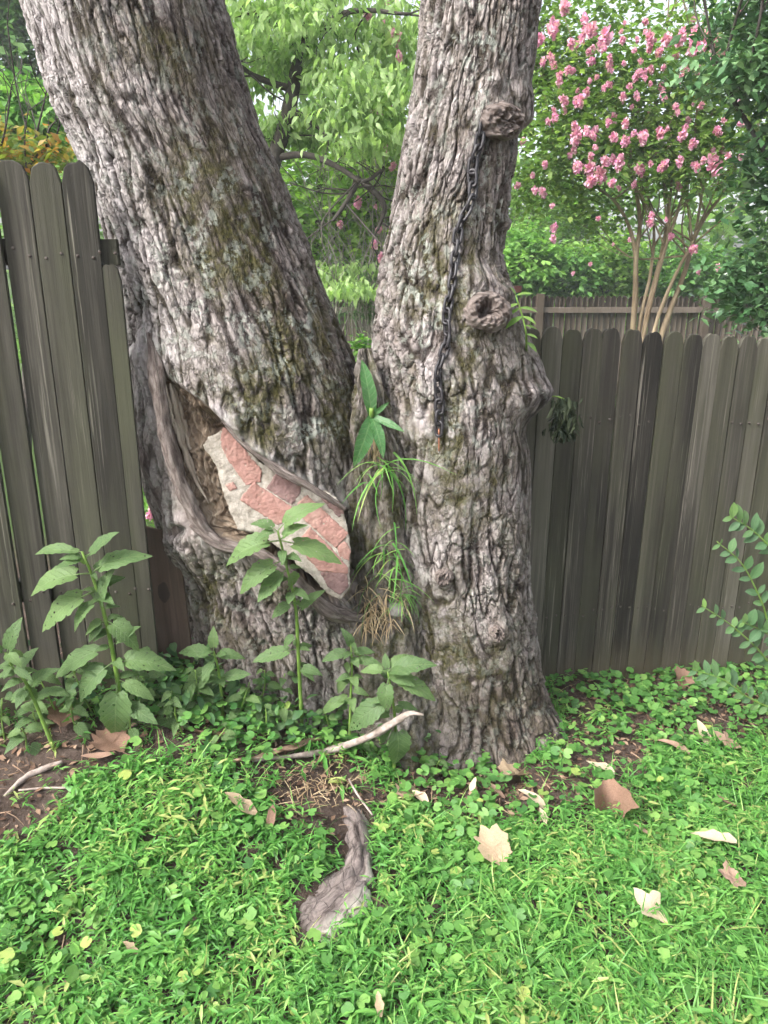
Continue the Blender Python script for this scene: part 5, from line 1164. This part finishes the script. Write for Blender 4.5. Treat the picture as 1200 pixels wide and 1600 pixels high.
MC = ((880,60,8.2,.7,.5,60),(960,120,8.0,.8,.5,70),(1060,120,8.0,.8,.5,70),(900,200,7.8,.6,.4,50),(980,240,7.8,.65,.35,55),(1070,240,7.8,.6,.4,50),(1130,180,7.8,.6,.5,50),(840,150,8.3,.5,.6,40),(860,290,8.0,.4,.3,30),(1000,-80,8.2,1.6,.6,90),(940,330,8.3,.4,.2,14),(620,170,8.3,.4,.5,30),(640,330,8.4,.35,.5,24),(720,100,8.4,.8,.8,50))
for k, (x, y, Y, rx, rz, nc) in enumerate(MC):
    p, tb, r2 = crown_pts(at(x, y, Y), (rx, rx*.8, rz), nc, 30, (.13,.13,.10), 200+k, .15); parts.append(leaves_mesh(p, tb, r2, diam, .085, .1, .5))
scat_obj('crown', parts, M['f_myrtle'], cm)
def panicle(seed):
    r2 = np.random.default_rng(seed); n = 90; d = r2.normal(0, 1, (n, 3)); d /= np.linalg.norm(d, axis=1)[:, None]; p = d*np.array([.42,.42,.55])*r2.uniform(.3, 1, (n, 1)); 
    V, F, T = scatter((np.array([(-.5,-.5,0),(.5,-.5,.1),(.5,.5,0),(-.5,.5,.1)]), [np.array([[0,1,2,3]])]), p, basis(d+r2.normal(0, .5, (n, 3)), r2.normal(0, 1, (n, 3))), r2.uniform(.16, .3, n), r2.uniform(0, 1, n))
    me = MB().add(V, F, T).mesh('blossom'); me.materials.append(M['blossom']); return me
PA = [panicle(k) for k in range(5)]
def blos(px, py, s, Y=7.4):
    o = link('blossom', PA[rnd.randint(0, 4)], M['blossom'], cm); o.location = Vector(at(px, py, Y))-cm.location; w = s/FPX*Y*.78
    o.scale = (w, w, w*rnd.uniform(.9, 1.3)); o.rotation_euler = (rnd.uniform(-.5, .5), rnd.uniform(-.5, .5), rnd.uniform(0, 6))
for (x, y, s) in ((862,40,22),(880,12,26),(905,30,20),(930,48,26),(866,92,20),(878,160,24),(866,180,18),(853,190,16),(900,155,22),(925,148,22),(946,60,28),(915,55,20),(940,140,18),(1020,55,24),(1040,62,26),(1060,58,24),(1080,72,24),(1085,50,18),(1110,70,26),(1130,70,26),(1140,95,20),(1155,82,20),(1120,90,22),(925,210,18),(905,212,18),(950,200,18),(975,190,20),(960,215,16),(1000,225,20),(985,210,16),(1005,210,18),(925,240,18),(945,250,18),(918,268,24),(940,268,24),(925,282,18),(952,282,18),(960,258,16),(905,265,16),(985,258,20),(970,250,14),(1045,258,20),(1035,205,18),(1065,210,20),(1075,200,14),(1080,220,14),(1122,212,24),(1158,195,22),(1122,258,24),(1100,245,16),(1140,240,18),(1160,240,14),(850,100,16),(842,60,18),(865,325,16),(870,350,12),(862,370,12),(1088,400,14),(1092,422,14),(1085,395,12),(916,405,12),(1012,350,14),(1040,340,10),(965,380,8),(984,380,10),(945,345,8),(590,185,20),(580,175,16),(600,40,26),(620,50,22),(575,20,20),(555,310,14),(590,385,18),(597,400,14),(618,90,16),(845,250,12),(1000,100,16),(990,80,14),(1015,110,16),(1065,120,14),(1150,130,14),(890,115,16),(950,105,16),(985,140,14),(1035,150,14),(1170,60,18),(1190,75,16)):
    blos(x+rnd.gauss(0, 4), y+rnd.gauss(0, 4), s*rnd.uniform(.65, 1.35), rnd.uniform(6.85, 7.3))
for k in range(110):
    blos(rnd.gauss(1000, 100), abs(rnd.gauss(150, 100)), rnd.uniform(8, 16), rnd.uniform(6.9, 7.7))
for k in range(22): blos(rnd.gauss(600, 28), rnd.uniform(0, 400), rnd.uniform(8, 15), rnd.uniform(7.6, 8.2))
# evergreen at the right edge
tree('evergreen_shrub', 'dense dark glossy evergreen at the right edge behind the fence', g3(3.3, 5.6), at(1230, 100, 5.6), .07,
     [(at(1245,430,5.4), (.36,.4,.42), 70, 34, (.14,.14,.12), diam, .085, .35, .5), (at(1250,270,5.3), (.26,.35,.4), 50, 34, (.14,.14,.12), diam, .085, .35, .5), (at(1290,110,5.5), (.40,.5,.5), 80, 34, (.15,.15,.12), diam, .085, .35, .5), (at(1150,110,5.2), (.30,.3,.10), 26, 30, (.10,.10,.07), diam, .08, .5, .6), (at(1400,300,5.7), (.7,.6,1.1), 120, 34, (.16,.16,.14), diam, .09, .35, .5), (at(1340,-80,5.5), (.8,.6,.6), 90, 30, (.16,.16,.14), diam, .09, .35, .5), (at(1165,450,5.6), (.16,.2,.16), 18, 30, (.10,.10,.08), diam, .08, .35, .45), (at(1195,20,5.3), (.25,.3,.2), 26, 30, (.10,.10,.08), diam, .08, .4, .5)], 'f_ever', seed=21, cat='shrub')
# shrubs above the far fence
for k, (x, y, Y, rx, rz, nm, lb, mt, tint) in enumerate(((815,410,14.2,.6,.6,'leafy_shrub','bright leafy shrub right behind the upright trunk at the far fence','f_shrub',.75),(880,430,14.6,.6,.5,'leafy_shrub','lush shrub with fresh tips left of the tan stems','f_shrub',.5),(950,420,15.0,.7,.6,'leafy_shrub','darker shrub directly left of the tan stems by the far fence','f_mid',.4),(1060,430,15.2,.9,.6,'leafy_shrub','shrub behind and to the right of the tan stems','f_shrub',.35),(840,340,16.8,1.5,1.0,'leafy_shrub','tall bush rising behind the bright leafy shrub','f_mid',.55))):
    c = at(x, y, Y); tree(nm, lb, g3(c[0], Y), c, .03, [(c, (rx, rx*.8, rz), int(75*rx/.6), 36, (.14,.14,.10), diam, .15 if mt == 'f_shrub' else .12, .25, tint)], mt, seed=40+k, cat='shrub', limbs=4, group='shrubs along the far fence')
# small things in the far yard
bh = thing('birdhouse', 'small green birdhouse with a red-brown roof above the far fence', 'birdhouse', tuple(at(802, 470, 9.0)))
c = at(800, 464, 9.0); M['green_paint'] = simple_mat('green_paint', (.02,.12,.08), (.04,.20,.14), 10, .6); M['red_roof'] = simple_mat('red_brown_roof', (.16,.06,.05), (.26,.11,.09), 12, .7)
child('box', bar_mesh('box', c+[0,0,-.06], c+[0,0,.05], .12, .12), M['green_paint'], bh)
child('roof', bar_mesh('roof', c+[-.09,0,.085], c+[.09,0,.085], .17, .07), M['red_roof'], bh)
child('post', bar_mesh('post', (c[0], c[1], float(gz(c[0], c[1]))-.1), c+[0,0,-.055], .05, .05), M['limb'], bh)
# orange-leaved maple and the bright branch at the left
tree('japanese_maple', 'small maple with orange and yellow-green leaves peeping over the left fence', g3(-2.6, 5.2), at(30, 260, 5.2), .04, [(at(55,236,5.2), (.30,.3,.10), 34, 16, (.08,.08,.05), diam, .07, .3, .55), (at(-90,250,5.2), (.5,.4,.25), 50, 26, (.1,.1,.06), diam, .075, .3, .6)], 'f_orange', seed=51)
tree('young_tree', 'fresh green young tree above the orange leaves at the left edge', g3(-3.6, 7.5), at(20, 150, 7.5), .05, [(at(45,190,7.5), (.4,.4,.28), 60, 28, (.12,.12,.08), diam, .13, .4, .75), (at(-60,180,7.5), (.8,.5,.4), 70, 28, (.14,.14,.1), diam, .13, .4, .6)], 'f_shrub', seed=52)
tree('shade_tree', 'dark tall tree in the upper left corner with sky glinting through', g3(-6.0, 11.0), at(-20, -50, 11), .16, [(at(0,80,11), (1.0,.8,.8), 80, 26, (.2,.2,.16), diam, .15, .4, .5), (at(40,0,11), (.9,.8,.6), 60, 24, (.2,.2,.16), diam, .15, .4, .5), (at(-150,50,11), (1.6,.8,1.2), 130, 26, (.22,.22,.18), diam, .15, .4, .5), (at(-80,-150,11), (2.2,.9,.8), 110, 24, (.22,.22,.18), diam, .15, .4, .5)], 'f_dark', seed=53)
# plant with a pink flower behind the gap
pf = thing('pink_flower_plant', 'green plant with a pink flower glimpsed in the gap beside the left fence', 'plant', tuple(g3(-1.42, 4.4)))
p, tb, r2 = crown_pts(at(236, 770, 4.4), (.10,.1,.28), 24, 12, (.03,.03,.03), 61, .1); scat_obj('leaves', [leaves_mesh(p, tb, r2, diam, .06, .2, .8)], M['f_shrub'], pf)
child('stem', MB().add(*tube(spline([g3(-1.36, 4.4), at(236, 800, 4.4), at(236, 740, 4.4)], 8), .006, 6)).mesh('stem'), M['stem'], pf)
for x, y in ((238,796),(234,806)):
    o = link('blossom', PA[0], M['blossom'], pf); o.location = Vector(at(x, y, 4.3))-pf.location; o.scale = (.05,.05,.05)
# yard greenery in the V's foot
fp = thing('fern_plant', 'light green feathery plant in the foot of the V between the trunks', 'plant', tuple(g3(-.1, 3.6)))
p, tb, r2 = crown_pts(at(562, 552, 3.6), (.05,.05,.07), 26, 10, (.02,.02,.015), 63, .1); scat_obj('leaves', [leaves_mesh(p, tb, r2, diam, .035, .1, .7)], M['f_shrub'], fp)
child('stem', MB().add(*tube(spline([g3(-.11, 3.6), at(562, 600, 3.6), at(562, 545, 3.6)], 8), .005, 6)).mesh('stem'), M['stem'], fp)
# the wood behind everything: one mass of far leaves on many trunks
r2 = np.random.default_rng(77); n = 30000
X = r2.uniform(-16, 17, n); Z = r2.uniform(-.5, 11, n)**1.0; Y = 17+3.5*r2.uniform(0, 1, n)+.03*X**2+1.6*noise(X*.35, Z*.35, 5)
top = 5.2+1.6*noise(X*.3, X*0+3, 6)+.8*noise(X*1.1, X*0, 7); keep = (Z < top)|(r2.uniform(0, 1, n) < .10); keep &= fbm(X*.5, Z*.5, 81, 3) > -.42-.5*sm(6, 2, Z)
p = np.stack([X, Y, Z], 1)[keep]; tb = .35*noise(p[:, 0]*.8, p[:, 2]*.8, 12)
wood = scat_obj('treeline', [leaves_mesh(p, tb, r2, diam, .42, .4, .5, .15)], M['f_mid'], kind='stuff', label='dense green wood closing the view beyond the yards', cat='woodland')

# ------------------------------------------------------------------ haze volume added to pale the far yards
bm = bmesh.new(); bmesh.ops.create_cube(bm, size=1)
me = bpy.data.meshes.new('haze'); bm.to_mesh(me); bm.free()
hz = link('haze', me); hz.location = (0, 9, 5.4); hz.scale = (60, 46, 14.4)
m, t, out = nt('haze'); pvn = t.nodes.new('ShaderNodeVolumePrincipled'); pvn.inputs['Color'].default_value = (.95,.97,1,1); pvn.inputs['Density'].default_value = HAZE; pvn.inputs['Anisotropy'].default_value = .2
t.links.new(pvn.outputs[0], out.inputs['Volume']); me.materials.append(m); tag(hz, 'thin pale haze added over the yards to lighten the background', 'haze', kind='stuff')
